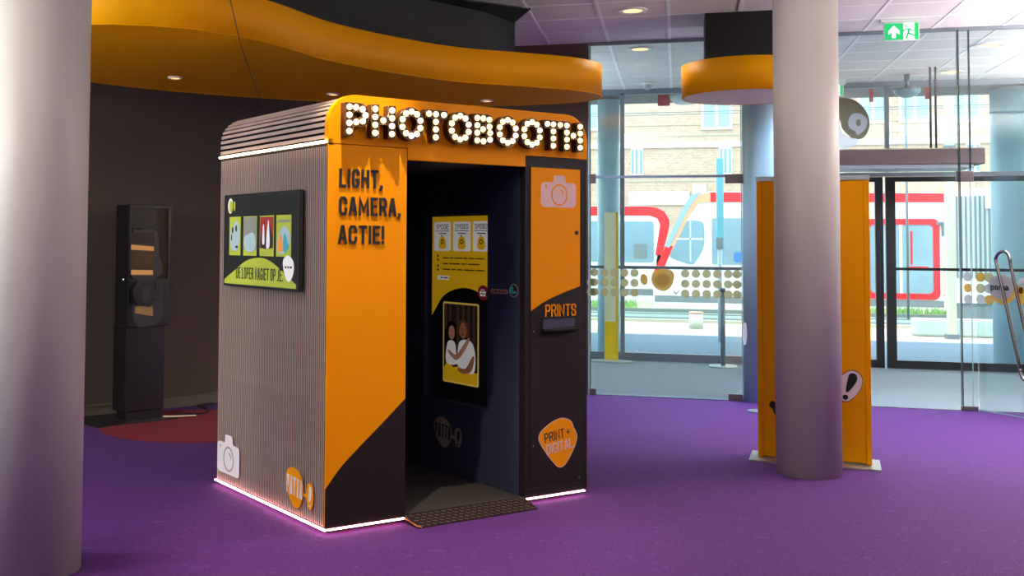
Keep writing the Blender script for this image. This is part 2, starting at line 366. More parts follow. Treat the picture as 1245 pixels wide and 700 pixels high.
S(prism('baseboard_left', [tuple(A - nw * 0.0), tuple(Bk), tuple(Bk - nw * 0.018), tuple(A - nw * 0.018)], 0, 0.085, M_base))
S(prism('trim_1', [tuple(A), tuple(Bk), tuple(Bk - nw * 0.03), tuple(A - nw * 0.03)], 0.085, 0.10, M_base))

# ceiling: slab, tiles one by one where the photograph shows them, grid bars
ce = S(empty('ceiling'))
box('slab', -7.15, 6.65, -4.15, 16.3, CEIL + 0.03, CEIL + 0.25, M_plenum, ce)
box('ceiling_field', -7.0, 6.5, -4.0, 6.30, CEIL, CEIL + 0.03, M_tile, ce)
box('ceiling_field', -7.0, -2.467, 6.30, 14.66, CEIL, CEIL + 0.03, M_tile, ce)
bm = bmesh.new(); bm_box(bm, -0.2915, 0.2915, -0.2915, 0.2915, 0, 0.02); tile0 = None
xs = [-2.467 + 0.6 * k for k in range(15)]; ys = [6.30 + 0.6 * k for k in range(14)]
for i in range(len(xs)):
    for j in range(len(ys)):
        x = xs[i] + 0.3; y = ys[j] + 0.3
        if x > 6.3 or y > 14.6: continue
        loc = (x, y, CEIL + random.uniform(0, 0.002))
        if tile0 is None: tile0 = fin(bm, 'ceiling_tile', M_tile, ce); tile0.location = loc
        else: share(tile0, 'ceiling_tile', ce, loc)
for x in xs: box('grid_bar', x - 0.015, x + 0.015, 6.3, 14.62, CEIL - 0.003, CEIL + 0.03, M_bar, ce)
for y in ys: box('cross_bar', -2.467, 6.5, y - 0.0105, y + 0.0105, CEIL - 0.002, CEIL + 0.03, M_bar, ce)

# ------------------------------------------------------------------ canopies and bulkheads
front = [(-4.4, 5.62), (-3.8, 5.52), (-3.27, 5.50), (-2.98, 5.60), (-2.70, 5.80), (-2.54, 6.08), (-2.43, 6.41), (-2.34, 6.83), (-2.24, 7.12), (-2.10, 7.41), (-1.94, 7.68), (-1.75, 7.96), (-1.526, 8.20),
         (-1.147, 8.471), (-0.82, 8.74), (-0.665, 8.961), (-0.605, 9.15), (-0.66, 9.35), (-0.847, 9.502), (-1.15, 9.58), (-1.6, 9.60), (-2.2, 9.40), (-2.97, 9.02), (-3.56, 8.57), (-4.08, 8.05), (-4.44, 7.5), (-4.8, 6.8), (-4.85, 6.1)]
loop = smooth_loop(front, 5)
can = empty('orange_canopy', (0, 0, 2.75)); tag(can, 'long orange wavy canopy hanging over the photo booth with downlights in its soffit', 'canopy')
bm = bmesh.new(); n = len(loop)
for k in range(n):
    a = loop[k]; b = loop[(k + 1) % n]
    vs = [bm.verts.new((a[0], a[1], 0)), bm.verts.new((b[0], b[1], 0)), bm.verts.new((b[0], b[1], 0.27)), bm.verts.new((a[0], a[1], 0.27))]
    bm.faces.new(vs)
bmesh.ops.remove_doubles(bm, verts=bm.verts, dist=1e-5)
for f in bm.faces: f.smooth = True
fa = fin(bm, 'fascia', M_orange, can)
so = fa.modifiers.new('thick', 'SOLIDIFY'); so.thickness = 0.02; so.offset = -1
def shrink(lp, d):
    out = []; n = len(lp)
    for i in range(n):
        a = Vector(lp[i - 1]); b = Vector(lp[(i + 1) % n]); t = (b - a).normalized(); out.append((lp[i][0] - t.y * d, lp[i][1] + t.x * d))
    return out
inner = shrink(loop, 0.006)
prism('soffit', inner, 0.003, 0.02, M_orange, can)
prism('top_board', inner, 0.24, 0.262, M_bulk, can)
tube('edge_bead', [(p[0], p[1], 0.003) for p in loop], 0.004, M_orange, can, True, 1)
DL = [((-3.672, 7.42), 'left'), ((-2.772, 8.531), 'middle'), ((-1.589, 9.206), 'right')]
M_lens = mat('downlight_lens', (255, 214, 200), 0.4, emit=1.5)
M_lenson = mat('warm_downlight_lens', (255, 190, 120), 0.4, emit=1.6)
M_ring = mat('downlight_ring', (225, 222, 220), 0.4)
def downlight(x, y, z, r, label, grp=None, on=True):
    t = empty('downlight', (x, y, z)); tag(t, label, 'downlight', grp)
    flat('ring', [ellipse(0, 0, r, r, 32), ellipse(0, 0, r * 0.68, r * 0.68, 32)], 0.012, Matrix.Identity(4), M_ring, t, -0.012)
    flat('lens', [ellipse(0, 0, r * 0.68, r * 0.68, 24)], 0.004, Matrix.Identity(4), M_lenson if on else M_lens, t, -0.006)
    return t
downlight(-3.672, 7.42, 2.752, 0.055, 'small downlight in the canopy soffit above the black kiosk')
downlight(-2.772, 8.531, 2.752, 0.055, 'small lit downlight in the canopy soffit above the left end of the booth roof')
downlight(-1.589, 9.206, 2.752, 0.055, 'small downlight in the canopy soffit above the marquee letters of the booth')
downlight(-0.37, 9.63, CEIL, 0.125, 'round ceiling light in front of the glass partition between the two orange canopies')
downlight(-0.37, 11.55, CEIL, 0.125, 'round ceiling light just behind the glass partition between the two orange canopies')
downlight(3.06, 12.10, CEIL, 0.14, 'round ceiling light behind the glass at the right, nearer of two')
downlight(3.10, 13.88, CEIL, 0.14, 'round ceiling light above the air curtain, farther of two at the right')
for a_, b_ in ((-0.37, 9.63), (-0.37, 11.55), (3.06, 12.1), (3.10, 13.88)):
    spot('ceiling_lamp', (a_, b_, 3.53), (a_, b_, 0), 45 if b_ < 10 else 12, 150, 0.9, 0.08, (1, 0.75, 0.5))

bulk = [(-1.45, 9.91), (-1.62, 9.40), (-2.05, 8.75), (-2.45, 8.0), (-2.7, 7.2), (-2.85, 6.6), (-3.1, 6.15), (-3.6, 6.0), (-4.3, 6.1), (-4.4, 6.8), (-3.9, 7.7), (-3.2, 8.6), (-3.07, 11.09), (-1.74, 11.09)]
S(prism('trim_2', bulk, 3.00, CEIL + 0.01, M_bulk))
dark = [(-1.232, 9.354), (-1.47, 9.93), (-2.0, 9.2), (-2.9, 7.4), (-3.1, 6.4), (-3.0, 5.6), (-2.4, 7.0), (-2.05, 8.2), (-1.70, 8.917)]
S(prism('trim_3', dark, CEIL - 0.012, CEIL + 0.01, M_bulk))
t = empty('round_orange_canopy', (0.55, 9.47, 2.75)); tag(t, 'small round orange canopy with cream underside beside the right column', 'canopy')
bm = bmesh.new(); bmesh.ops.create_cone(bm, cap_ends=False, segments=72, radius1=0.51, radius2=0.51, depth=0.27); bmesh.ops.translate(bm, verts=bm.verts, vec=(0, 0, 0.135))
o = fin(bm, 'fascia', M_orange, t, True); so = o.modifiers.new('thick', 'SOLIDIFY'); so.thickness = 0.02; so.offset = -1
cylz('soffit', 0, 0, 0.002, 0.02, 0.497, M_canopy_cream, t)
cylz('top_board', 0, 0, 0.24, 0.262, 0.497, M_bulk, t)
S(box('trim_4', 0.246, 1.02, 9.90, 10.5, 3.005, CEIL, M_bulk))

# ------------------------------------------------------------------ columns
def column(x, y, r, z0, z1, m, label):
    o = cylz('column', 0, 0, z0, z1, r, m, None, 96); o.location = (x, y, 0); tag(o, label, 'column'); return o
column(0.838, 7.713, 0.206, 0, CEIL, M_column, 'light round column in front of the orange panel at the right')
column(-2.871, 4.398, 0.23, 0, CEIL, M_column, 'light round column close by at the left edge of the photo')
column(0.83, 11.14, 0.212, 0, CEIL, M_greycol, 'blue-grey round column half hidden at the end of the glass partition')
column(-0.94, 15.6, 0.155, -0.02, CEIL, M_outcol, 'pale teal outside column beyond the window behind the yellow stand')
column(4.27, 15.6, 0.32, -0.02, CEIL, M_outcol, 'wide pale blue outside column beyond the window at the right edge')

# ------------------------------------------------------------------ entrance front at y = 14.6
WY = 14.6
win = S(empty('window_1'))
for x, wd in ((-2.6, 0.05), (-0.70, 0.055), (0.95, 0.05), (2.53, 0.045), (4.9, 0.05)):
    z0 = 2.44 if x == 2.53 else 0.0
    box('mullion', x - wd / 2, x + wd / 2, WY - 0.04, WY + 0.04, z0, 3.52, M_frame, win)
box('head_rail', -3.6, 6.5, WY - 0.04, WY + 0.04, 3.50, 3.57, M_frame, win)
box('sill_rail', -3.6, 0.95, WY - 0.06, WY + 0.06, 0.0, 0.10, M_frame, win)
box('transom', -3.6, 0.95, WY - 0.03, WY + 0.03, 1.195, 1.235, M_frame, win)
box('transom', 2.95, 6.5, WY - 0.03, WY + 0.03, 2.385, 2.435, M_frame, win)
box('transom', 0.95, 2.95, WY - 0.03, WY + 0.03, 2.385, 2.435, M_frame, win)
for x0, x1, z0, z1 in ((-3.55, -2.63, 0.1, 1.195), (-2.57, -0.73, 0.1, 1.195), (-0.67, 0.92, 0.1, 1.195), (-3.55, -2.63, 1.235, 3.5), (-2.57, -0.73, 1.235, 3.5), (-0.67, 0.92, 1.235, 3.5),
                       (0.98, 2.5, 2.435, 3.5), (2.56, 4.87, 2.435, 3.5), (4.93, 6.5, 2.435, 3.5), (4.93, 6.5, 0.1, 2.385)):
    box('pane', x0, x1, WY - 0.004, WY + 0.004, z0, z1, M_glass, win)
def door_leaf(name, x0, x1, sw, rail=True):
    d = S(empty(name))
    box('stile', x0, x0 + sw, WY - 0.03, WY + 0.03, 0.01, 2.38, M_framedk, d)
    box('stile', x1 - sw, x1, WY - 0.03, WY + 0.03, 0.01, 2.38, M_framedk, d)
    box('bottom_rail', x0 + sw, x1 - sw, WY - 0.03, WY + 0.03, 0.01, 0.11, M_framedk, d)
    box('top_rail', x0 + sw, x1 - sw, WY - 0.03, WY + 0.03, 2.32, 2.38, M_framedk, d)
    if rail: box('mid_rail', x0 + sw, x1 - sw, WY - 0.025, WY + 0.025, 1.22, 1.255, M_framedk, d)
    box('pane', x0 + sw, x1 - sw, WY - 0.004, WY + 0.004, 0.11, 2.32, M_glass, d)
    return d
door_leaf('door_1', 1.0, 2.475, 0.09, False)
door_leaf('door_2', 2.505, 4.88, 0.11)

# ------------------------------------------------------------------ glass partition at y = 11.1
gp = empty('glass_partition', (0, GY, 0)); tag(gp, 'frameless glass partition with rows of khaki dots left of the blue-grey column', 'partition')
box('pane', GX0, 0.61, -0.006, 0.006, 0.012, 2.185, M_glass2, gp)
box('pane', GX0, 0.61, -0.006, 0.006, 2.20, CEIL - 0.02, M_glass2, gp)
box('pane', 1.05, 2.53, -0.006, 0.006, 2.20, CEIL - 0.02, M_glass2, gp)
box('pane', 2.54, 6.45, -0.006, 0.006, 2.20, CEIL - 0.02, M_glass2, gp)
box('edge_strip', GX0, 0.61, -0.010, 0.010, 2.180, 2.205, M_frame, gp)
box('edge_strip', GX0, 0.61, -0.010, 0.010, 0.004, 0.012, M_glassedge, gp)
box('edge_strip', GX0 - 0.01, GX0, -0.012, 0.012, 0, CEIL - 0.02, M_glassedge, gp)
box('edge_strip', 0.603, 0.612, -0.010, 0.010, 0, CEIL - 0.02, M_glassedge, gp)
box('head_track', GX0, 6.5, -0.015, 0.015, CEIL - 0.035, CEIL + 0.01, M_frameg, gp)
box('glass_fin', 2.534, 2.542, -0.05, 0.012, 0.02, CEIL - 0.03, M_glassdk, gp)
box('glass_fin', 2.630, 2.640, -0.02, 0.012, 2.22, CEIL - 0.03, M_glassdk, gp)
box('glass_fin', 2.630, 2.634, -0.012, 0.012, 0.03, 2.12, M_glassedge, gp)
for x0, x1, z0, z1 in ((GX0, GX0 + 0.065, 0.0, 0.06), (0.475, 0.61, 0.0, 0.065), (GX0, GX0 + 0.065, 2.13, 2.225), (0.455, 0.62, 2.12, 2.21), (2.515, 2.66, 2.12, 2.22), (2.53, 2.67, 0.0, 0.045)):
    box('patch_fitting', x0, x1, -0.022, 0.022, z0, z1, M_patch, gp, 0.004)
MG = MF(0, -0.0065, 0)
dot = None
dx = [-0.885, -0.811, -0.712, -0.612, -0.514, -0.415, 0.074, 0.176, 0.278, 0.378, 0.48, 0.575]
for x in dx:
    for z in (1.228, 1.128, 1.030):
        r = 0.041
        if x < -0.86: x = -0.845; r = 0.022
        if x > 0.56: x = 0.562
        flat('dot_sticker', [ellipse(x, z, r, r, 20)], 0.001, MG, M_dot, gp)
flat('dot_sticker', [ellipse(-0.322, 1.164, 0.036, 0.056, 20, 0.15)], 0.001, MG, M_gold, gp)
flat('round_sticker', [smooth_loop([(-0.25, 1.16), (-0.225, 1.245), (-0.13, 1.272), (-0.05, 1.25), (-0.032, 1.19), (-0.06, 1.10), (-0.13, 1.052), (-0.21, 1.08)], 5)], 0.001, MG, M_gold, gp)
flat('round_sticker', [ellipse(-0.145, 1.165, 0.072, 0.068, 24)], 0.001, MG, M_gold, gp, 0.001)
flat('tick_sticker', [[(-0.045, 1.05), (-0.013, 1.015), (0.022, 1.055), (0.012, 1.06), (-0.013, 1.038), (-0.03, 1.058)]], 0.001, MG, M_dotg, gp)
# big bubble sticker on the upper pane
flat('bubble_sticker', [smooth_loop([(1.36, 2.90), (1.52, 2.935), (1.66, 2.90), (1.755, 2.78), (1.772, 2.65), (1.72, 2.55), (1.64, 2.53), (1.59, 2.57), (1.53, 2.64), (1.50, 2.73), (1.36, 2.75)], 5)], 0.001, MG, M_bubble, gp)
flat('bubble_sticker', [smooth_loop([(1.585, 2.70), (1.62, 2.775), (1.70, 2.775), (1.755, 2.72), (1.735, 2.63), (1.67, 2.575), (1.645, 2.61), (1.60, 2.64)], 5), ellipse(1.675, 2.69, 0.022, 0.034, 16)], 0.001, MG, M_whitefilm, gp, 0.001)
flat('bubble_sticker', [smooth_loop([(1.36, 2.72), (1.49, 2.72), (1.53, 2.60), (1.60, 2.55), (1.67, 2.53), (1.62, 2.46), (1.36, 2.46)], 4)], 0.001, MG, M_whitefilm, gp, 0.002)

# opened glass door at the right
e = Vector((0.57, -0.82, 0)).normalized()
gd = empty('glass_door', (2.68, 11.1, 0)); tag(gd, 'open glass door with a long steel handle at the right edge', 'door')
MD = Mplane((0, 0, 0), e)
flat('pane', [[(0.0, 0.02), (0.95, 0.02), (0.95, 2.15), (0.0, 2.15)]], 0.010, MD, M_glass2, gd, -0.005)
flat('edge_strip', [[(0.0, 0.008), (0.95, 0.008), (0.95, 0.02), (0.0, 0.02)]], 0.012, MD, M_glassedge, gd, -0.006)
def onD(a, b, c): return MD @ Vector((a, b, c))
hp = [(0.452, 0.44), (0.439, 0.511), (0.30, 1.10), (0.23, 1.37), (0.232, 1.42), (0.258, 1.455), (0.308, 1.475), (0.350, 1.455), (0.372, 1.40), (0.381, 1.34), (0.46, 1.0), (0.60, 0.41), (0.60, 0.36), (0.56, 0.33), (0.49, 0.35), (0.46, 0.40)]
tube('handle', [onD(a, b, 0.03) for a, b in smooth_loop(hp, 4)], 0.014, M_steel, gd, True, 4)
for a, b in ((0.31, 1.05), (0.53, 0.70)):
    tube('handle_mount', [onD(a, b, 0.0), onD(a, b, 0.03)], 0.008, M_steel, gd, False, 2)
for j, z in enumerate((1.234, 1.132, 1.030)):
    for i, a in enumerate((-0.165, -0.083, 0.022, 0.112)):
        if a < 0: continue
        flat('dot_sticker', [ellipse(a + 0.02, z, 0.052, 0.045, 18)], 0.001, MD, (M_dot, M_dotg, M_gold)[(i + j) % 3], gd, 0.006)
for j, z in enumerate((1.234, 1.132, 1.030)):
    flat('dot_sticker', [ellipse(2.60, z, 0.036, 0.042, 18)], 0.001, MG, (M_dotg, M_gold, M_dotg)[j], gp)
flat('round_sticker', [ellipse(0.275, 1.125, 0.135, 0.13, 32)], 0.001, MD, M_gold, gd, 0.006)
flat('round_sticker', [ellipse(0.255, 1.155, 0.13, 0.118, 32)], 0.001, MD, M_dotg, gd, 0.0075)
script_text('lettering', 'pama', 0.15, 0.34, 1.105, 1.165, 0.001, MD, M_framedk, gd, 0.009, 0.02)
flat('round_sticker', [ellipse(0.50, 1.11, 0.10, 0.11, 28)], 0.001, MD, M_gold, gd, 0.006)
flat('round_sticker', [ellipse(0.49, 1.19, 0.06, 0.05, 28)], 0.001, MD, M_dotg, gd, 0.0075)
flat('round_sticker', [ellipse(0.46, 1.13, 0.022, 0.03, 20)], 0.001, MD, M_brown, gd, 0.009)

# ------------------------------------------------------------------ things in the vestibule
# air curtain beam over the doors, hung on two rods
M_beam = mat('brown_beam_paint', (128, 104, 104), 0.5); M_beamu = mat('beam_underside', (190, 195, 205), 0.4); M_beamt = mat('beam_top_lit', (232, 206, 170), 0.5)
ac = empty('air_curtain', (0, 13.3, 2.40)); tag(ac, 'long brown air curtain box hanging above the entrance doors at the right', 'air curtain')
box('housing', 1.05, 3.31, 0.0, 0.55, 0.045, 0.215, M_beam, ac, 0.004)
box('outlet_grille', 1.07, 3.20, 0.02, 0.62, 0.0, 0.044, M_beamu, ac)
box('cover', 1.05, 3.30, 0.0, 0.55, 0.216, 0.226, M_beamt, ac)  # pale warm tone paints in the downlight falling on the box top
for x in (1.5, 1.95, 2.4, 2.85): box('grille_slot', x, x + 0.3, 0.10, 0.13, -0.004, 0.001, M_steel, ac)
M_rod = mat('rod_metal', (84, 74, 80), 0.4, 0.6)
for x in (2.80, 2.855): cylz('rod', x, 0.18, 0.226, CEIL - 2.40, 0.012, M_rod, ac, 12)
# exit signs
M_green = mat('exit_green', (0, 160, 84), 0.5, emit=0.8); M_signw = mat('exit_white', (235, 255, 240), 0.5, emit=1.1)
M_signbox = mat('exit_housing', (210, 224, 220), 0.4)
def exit_sign(x, y, z, wd, hg, label, full=True):
    s = empty('exit_sign', (x, y, z)); tag(s, label, 'sign')
    box('mount', -wd * 0.62, wd * 0.62, -0.03, 0.05, hg + 0.012, CEIL - z, M_signbox, s, 0.003)
    box('housing', -wd * 0.53, wd * 0.53, -0.01, 0.02, -0.012, hg + 0.012, M_signbox, s, 0.004)
    mm = MF(0, -0.0102, 0)
    flat('green_field', [[(-wd / 2, 0), (wd * 0.06, 0), (wd * 0.06, hg), (-wd / 2, hg)]], 0.002, mm, M_green, s)
    flat('green_field', [[(wd * 0.38, 0), (wd / 2, 0), (wd / 2, hg), (wd * 0.38, hg)]], 0.002, mm, M_green, s)
    flat('doorway', [[(wd * 0.06, 0), (wd * 0.38, 0), (wd * 0.38, hg), (wd * 0.06, hg)]], 0.002, mm, M_signw, s)
    h = hg; ax = -wd * 0.23
    flat('arrow', [[(ax - h * .1, h * .12), (ax + h * .1, h * .12), (ax + h * .1, h * .5), (ax + h * .3, h * .32), (ax + h * .3, h * .55), (ax, h * .86), (ax - h * .3, h * .55), (ax - h * .3, h * .32), (ax - h * .1, h * .5)]], 0.002, mm, M_signw, s, 0.002)
    c = wd * 0.2
    rm = flat('running_man', [ellipse(c - h * .12, h * .80, h * .07, h * .07, 14),
        [(c - h * .2, h * .66), (c + h * .12, h * .68), (c + h * .3, h * .5), (c + h * .25, h * .44), (c + h * .1, h * .58), (c + h * .06, h * .42), (c + h * .32, h * .28), (c + h * .44, h * .3), (c + h * .44, h * .22), (c + h * .28, h * .2), (c + h * .02, h * .32), (c - h * .06, h * .04), (c - h * .18, h * .04), (c - h * .08, h * .36), (c - h * .02, h * .58), (c - h * .16, h * .58), (c - h * .26, h * .44), (c - h * .33, h * .47)]], 0.002, mm, M_green, s, 0.002)
    return s
exit_sign(1.97, 10.6, 3.385, 0.28, 0.15, 'green exit sign with up arrow and running man hanging before the glass')
exit_sign(1.83, 14.2, 3.37, 0.28, 0.12, 'second green exit sign deeper in, half hidden by the right column')
# dome camera
dc = empty('dome_camera', (-0.36, 14.0, CEIL)); tag(dc, 'small white dome camera under the ceiling near the entrance window', 'camera')
cylz('mount_ring', 0, 0, -0.03, 0, 0.085, M_ring, dc, 32)
bm = bmesh.new(); bmesh.ops.create_uvsphere(bm, u_segments=24, v_segments=12, radius=0.065)
bmesh.ops.delete(bm, geom=[v for v in bm.verts if v.co.z > 0.001], context='VERTS'); bmesh.ops.translate(bm, verts=bm.verts, vec=(0, 0, -0.03))
fin(bm, 'dome', mat('dome_grey', (170, 180, 180), 0.15), dc, True)
# bowl pendant
bl = empty('bowl_lamp', (2.655, 14.0, CEIL)); tag(bl, 'shallow grey-blue bowl lamp under the vestibule ceiling above the air curtain', 'lamp')
bm = bmesh.new(); bmesh.ops.create_uvsphere(bm, u_segments=32, v_segments=16, radius=0.15)
bmesh.ops.delete(bm, geom=[v for v in bm.verts if v.co.z > 0.001], context='VERTS'); bmesh.ops.scale(bm, verts=bm.verts, vec=(1, 1, 0.6)); bmesh.ops.translate(bm, verts=bm.verts, vec=(0, 0, -0.19))
fin(bm, 'bowl', mat('bowl_blue', (120, 160, 172), 0.3), bl, True)
cylz('rim', 0, 0, -0.19, -0.172, 0.155, M_frameg, bl, 32); cylz('stem', 0, 0, -0.172, 0, 0.03, M_frameg, bl, 16)
# poster stand
M_yellow = mat('yellow_acrylic', (232, 196, 40), 0.35); M_pale = mat('pale_acrylic', (226, 232, 190), 0.35); M_silver = mat('silver_foot', (190, 205, 205), 0.3, 0.6)
ps = empty('poster_stand', (-0.825, 14.28, 0)); tag(ps, 'slim yellow and pale upright display stand on an oval silver foot', 'stand')
flat('foot', [ellipse(0, 0, 0.27, 0.14, 40)], 0.015, Matrix.Identity(4), M_silver, ps, 0.001)
box('panel', -0.09, 0.055, -0.02, 0.02, 0.016, 1.93, M_pale, ps); box('edge_band', 0.056, 0.085, -0.022, 0.022, 0.016, 1.93, M_yellow, ps)
box('print', -0.088, 0.054, -0.0225, -0.0205, 0.03, 0.52, M_yellow, ps)
# barrier post
bp_ = empty('barrier_post', (0.545, 14.15, 0)); tag(bp_, 'grey belt barrier post on a flat round foot in the vestibule', 'post')
cylz('foot', 0, 0, 0.001, 0.02, 0.18, M_silver, bp_, 40, 0.165); cylz('pole', 0, 0, 0.02, 0.93, 0.028, mat('post_grey', (120, 132, 140), 0.35, 0.5), bp_, 24); cylz('cap', 0, 0, 0.93, 0.98, 0.034, M_frame, bp_, 24)
t = empty('round_foot_plate', (0.70, 10.42, 0)); tag(t, 'small white round foot plate on the carpet behind the orange panel', 'foot plate')
cylz('plate', 0, 0, 0.001, 0.012, 0.09, M_silver, t, 32); cylz('hub', 0.03, 0, 0.012, 0.05, 0.02, M_silver, t, 16)

# ------------------------------------------------------------------ orange totem behind the right column
tw = math.atan2(8.046 - 8.142, 1.276 - 0.549)
tt = empty('orange_totem', (0.549, 8.142, 0), tw); tag(tt, 'tall orange totem panel behind the right column on a steel foot plate', 'totem')
M_orange2 = mat('orange_totem_laminate', (240, 160, 0), 0.5, spec=0.1, noise=0.02)
box('foot_plate', -0.055, 0.79, -0.14, 0.24, 0.0, 0.012, mat('brushed_plate', (176, 182, 172), 0.35, 0.7), tt)
box('body', 0.0, 0.735, 0.006, 0.12, 0.02, 1.968, M_orange2, tt, 0.002)
box('side_post', -0.001, 0.034, -0.004, 0.124, 0.014, 1.968, M_orange2, tt, 0.002)
box('side_post', 0.702, 0.736, -0.004, 0.124, 0.014, 1.968, M_orange2, tt, 0.002)
box('lower_panel', 0.037, 0.699, 0.0, 0.006, 0.03, 0.985, M_orange2, tt, 0.0015)
box('upper_panel', 0.037, 0.699, 0.0, 0.006, 0.99, 1.962, M_orange2, tt, 0.0015)
box('top_cap', -0.004, 0.74, -0.006, 0.13, 1.969, 2.0, M_silver, tt)
MT = MF(0, -0.0005, 0)
M_stw = mat('sticker_white', (232, 214, 210), 0.5); M_ink = mat('black_ink', (16, 15, 18), 0.6)
def shiftc(c, a, b, s=1.0): return [(a + p[0] * s, b + p[1] * s) for p in c]
bub = smooth_loop([(0.515, 0.575), (0.565, 0.632), (0.610, 0.655), (0.655, 0.645), (0.683, 0.60), (0.675, 0.54), (0.635, 0.475), (0.585, 0.435), (0.545, 0.445), (0.535, 0.50), (0.535, 0.555)], 4)
flat('bubble_sticker', [bub], 0.0012, MT, M_stw, tt)
flat('bubble_outline', [bub, [(0.607 + (p[0] - 0.607) * 0.955, 0.545 + (p[1] - 0.545) * 0.955) for p in bub]], 0.0004, MT, M_ink, tt, 0.0012)
flat('exclamation_mark', [smooth_loop([(0.575, 0.515), (0.590, 0.60), (0.605, 0.63), (0.635, 0.63), (0.648, 0.605), (0.64, 0.57), (0.592, 0.505)], 4), ellipse(0.572, 0.466, 0.018, 0.018, 16)], 0.0008, MT, M_ink, tt, 0.0012)
flat('black_sticker', [smooth_loop([(0.075, 0.375), (0.085, 0.405), (0.105, 0.41), (0.125, 0.385), (0.15, 0.35), (0.16, 0.28), (0.135, 0.275), (0.11, 0.32), (0.095, 0.355)], 4)], 0.0012, MT, M_ink, tt)
M_wst = mat('oval_white', (235, 235, 235), 0.4)
t = empty('column_plate', (0.632, 11.04, 0.655)); tag(t, 'small white oval plate on the edge of the blue-grey column', 'plate')
flat('plate', [ellipse(0, 0, 0.03, 0.11, 20)], 0.008, Mplane((0, 0, 0), (0.60, -0.80, 0)), M_wst, t)

# ------------------------------------------------------------------ black kiosk by the left wall
ka = math.radians(57)
ki = empty('ticket_kiosk', (-4.44, 8.157, 0), ka); tag(ki, 'tall black self-service kiosk with a card terminal against the brown wall', 'kiosk')
M_kb = mat('kiosk_black', (14, 14, 15), 0.35, coat=0.3); M_kg = mat('kiosk_gloss_black', (20, 20, 22), 0.08, coat=0.6); M_kd = mat('kiosk_dark_grey', (52, 54, 58), 0.3)
M_amber = mat('amber_reflection', (214, 158, 84), 0.3, emit=0.18, ec=(214, 158, 84)); M_bronze = mat('bronze_film', (92, 74, 44), 0.2, 0.3)  # amber glow imitates orange light mirrored in the kiosk glass
box('base_plate', -0.32, 0.42, -0.13, 0.42, 0.0, 0.012, mat('sheet_black', (30, 28, 26), 0.5), ki)
box('foot', 0.0, 0.335, 0.0, 0.16, 0.012, 0.08, M_kb, ki)
box('column_body', -0.02, 0.352, -0.01, 0.20, 0.08, 0.80, M_kb, ki, 0.006)
box('head', -0.015, 0.378, -0.03, 0.20, 0.785, 1.815, M_kb, ki, 0.008)
MK = MF(0, -0.031, 0)
flat('screen_frame', [rrect(-0.012, 0.375, 0.79, 1.81, 0.01), rrect(0.0, 0.352, 1.19, 1.79, 0.004)], 0.012, MK, M_kb, ki)
flat('screen', [rrect(0.0, 0.352, 1.19, 1.79, 0.004)], 0.004, MK, M_kg, ki)
flat('grey_display', [smooth_loop([(0.06, 1.60), (0.22, 1.605), (0.255, 1.56), (0.27, 1.40), (0.295, 1.22), (0.02, 1.20), (0.02, 1.58)], 3)], 0.001, MK, M_kd, ki, 0.004)
flat('dark_display', [[(0.004, 1.62), (0.245, 1.62), (0.245, 1.785), (0.004, 1.785)]], 0.001, MK, mat('dark_olive_display', (46, 44, 34), 0.2), ki, 0.0045)
flat('bronze_display', [[(0.004, 1.24), (0.215, 1.24), (0.222, 1.47), (0.004, 1.48)]], 0.001, MK, M_bronze, ki, 0.0055)
flat('brown_display', [[(0.004, 1.49), (0.222, 1.49), (0.222, 1.58), (0.004, 1.58)]], 0.001, MK, mat('brown_display_film', (48, 40, 32), 0.2), ki, 0.0055)
flat('reflection_bar', [[(0.002, 1.435), (0.218, 1.425), (0.218, 1.462), (0.002, 1.478)]], 0.001, MK, M_amber, ki, 0.0068)  # bars paint the orange stripes reflected in the glossy head
flat('reflection_bar', [[(0.006, 1.225), (0.212, 1.222), (0.212, 1.262), (0.006, 1.268)]], 0.001, MK, M_amber, ki, 0.0068)
flat('reflection_bar', [[(0.006, 1.345), (0.215, 1.33), (0.215, 1.345), (0.006, 1.362)]], 0.001, MK, M_bronze, ki, 0.0068)
box('control_panel', -0.005, 0.352, -0.04, -0.031, 0.80, 1.18, M_kg, ki, 0.003)
flat('printer_tray', [smooth_loop([(0.03, 1.02), (0.22, 1.10), (0.30, 1.17), (0.31, 0.88), (0.22, 0.80), (0.06, 0.80)], 3)], 0.006, MK, M_kd, ki, 0.009)
tm = prism('card_terminal', [(0.015, 1.02), (0.0, 1.10), (0.03, 1.155), (0.05, 1.175), (0.185, 1.165), (0.205, 1.10), (0.20, 0.99), (0.165, 0.955), (0.05, 0.97)], -0.085, -0.04, M_kb, ki, 'y')
flat('terminal_screen', [rrect(0.085, 0.15, 1.0, 1.115, 0.006)], 0.002, MF(0, -0.086, 0), M_kd, tm)
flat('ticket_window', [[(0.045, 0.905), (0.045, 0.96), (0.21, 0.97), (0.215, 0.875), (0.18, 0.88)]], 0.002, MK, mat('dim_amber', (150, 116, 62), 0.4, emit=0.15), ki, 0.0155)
flat('card_slot', [rrect(0.235, 0.275, 1.05, 1.15, 0.006)], 0.004, MK, M_kb, ki, 0.0155)
box('slot_shelf', 0.225, 0.30, -0.062, -0.045, 1.015, 1.025, M_kb, ki)
bm = bmesh.new(); bmesh.ops.create_uvsphere(bm, u_segments=10, v_segments=8, radius=0.006); o = fin(bm, 'status_light', mat('status_led', (230, 230, 230), 0.4, emit=1.0), ki, True); o.location = (-0.016, 0.05, 1.185)
cable = smooth_loop([(-4.20, 8.56, 0.02), (-4.14, 8.60, 0.02), (-4.00, 8.70, 0.012), (-4.05, 8.95, 0.012), (-4.25, 9.13, 0.012), (-4.15, 9.28, 0.012)], 6, False)
o = tube('power_cord', cable, 0.007, M_black, None, False, 2); tag(o, 'thin dark cord curling on the floor right of the black kiosk', 'cord')
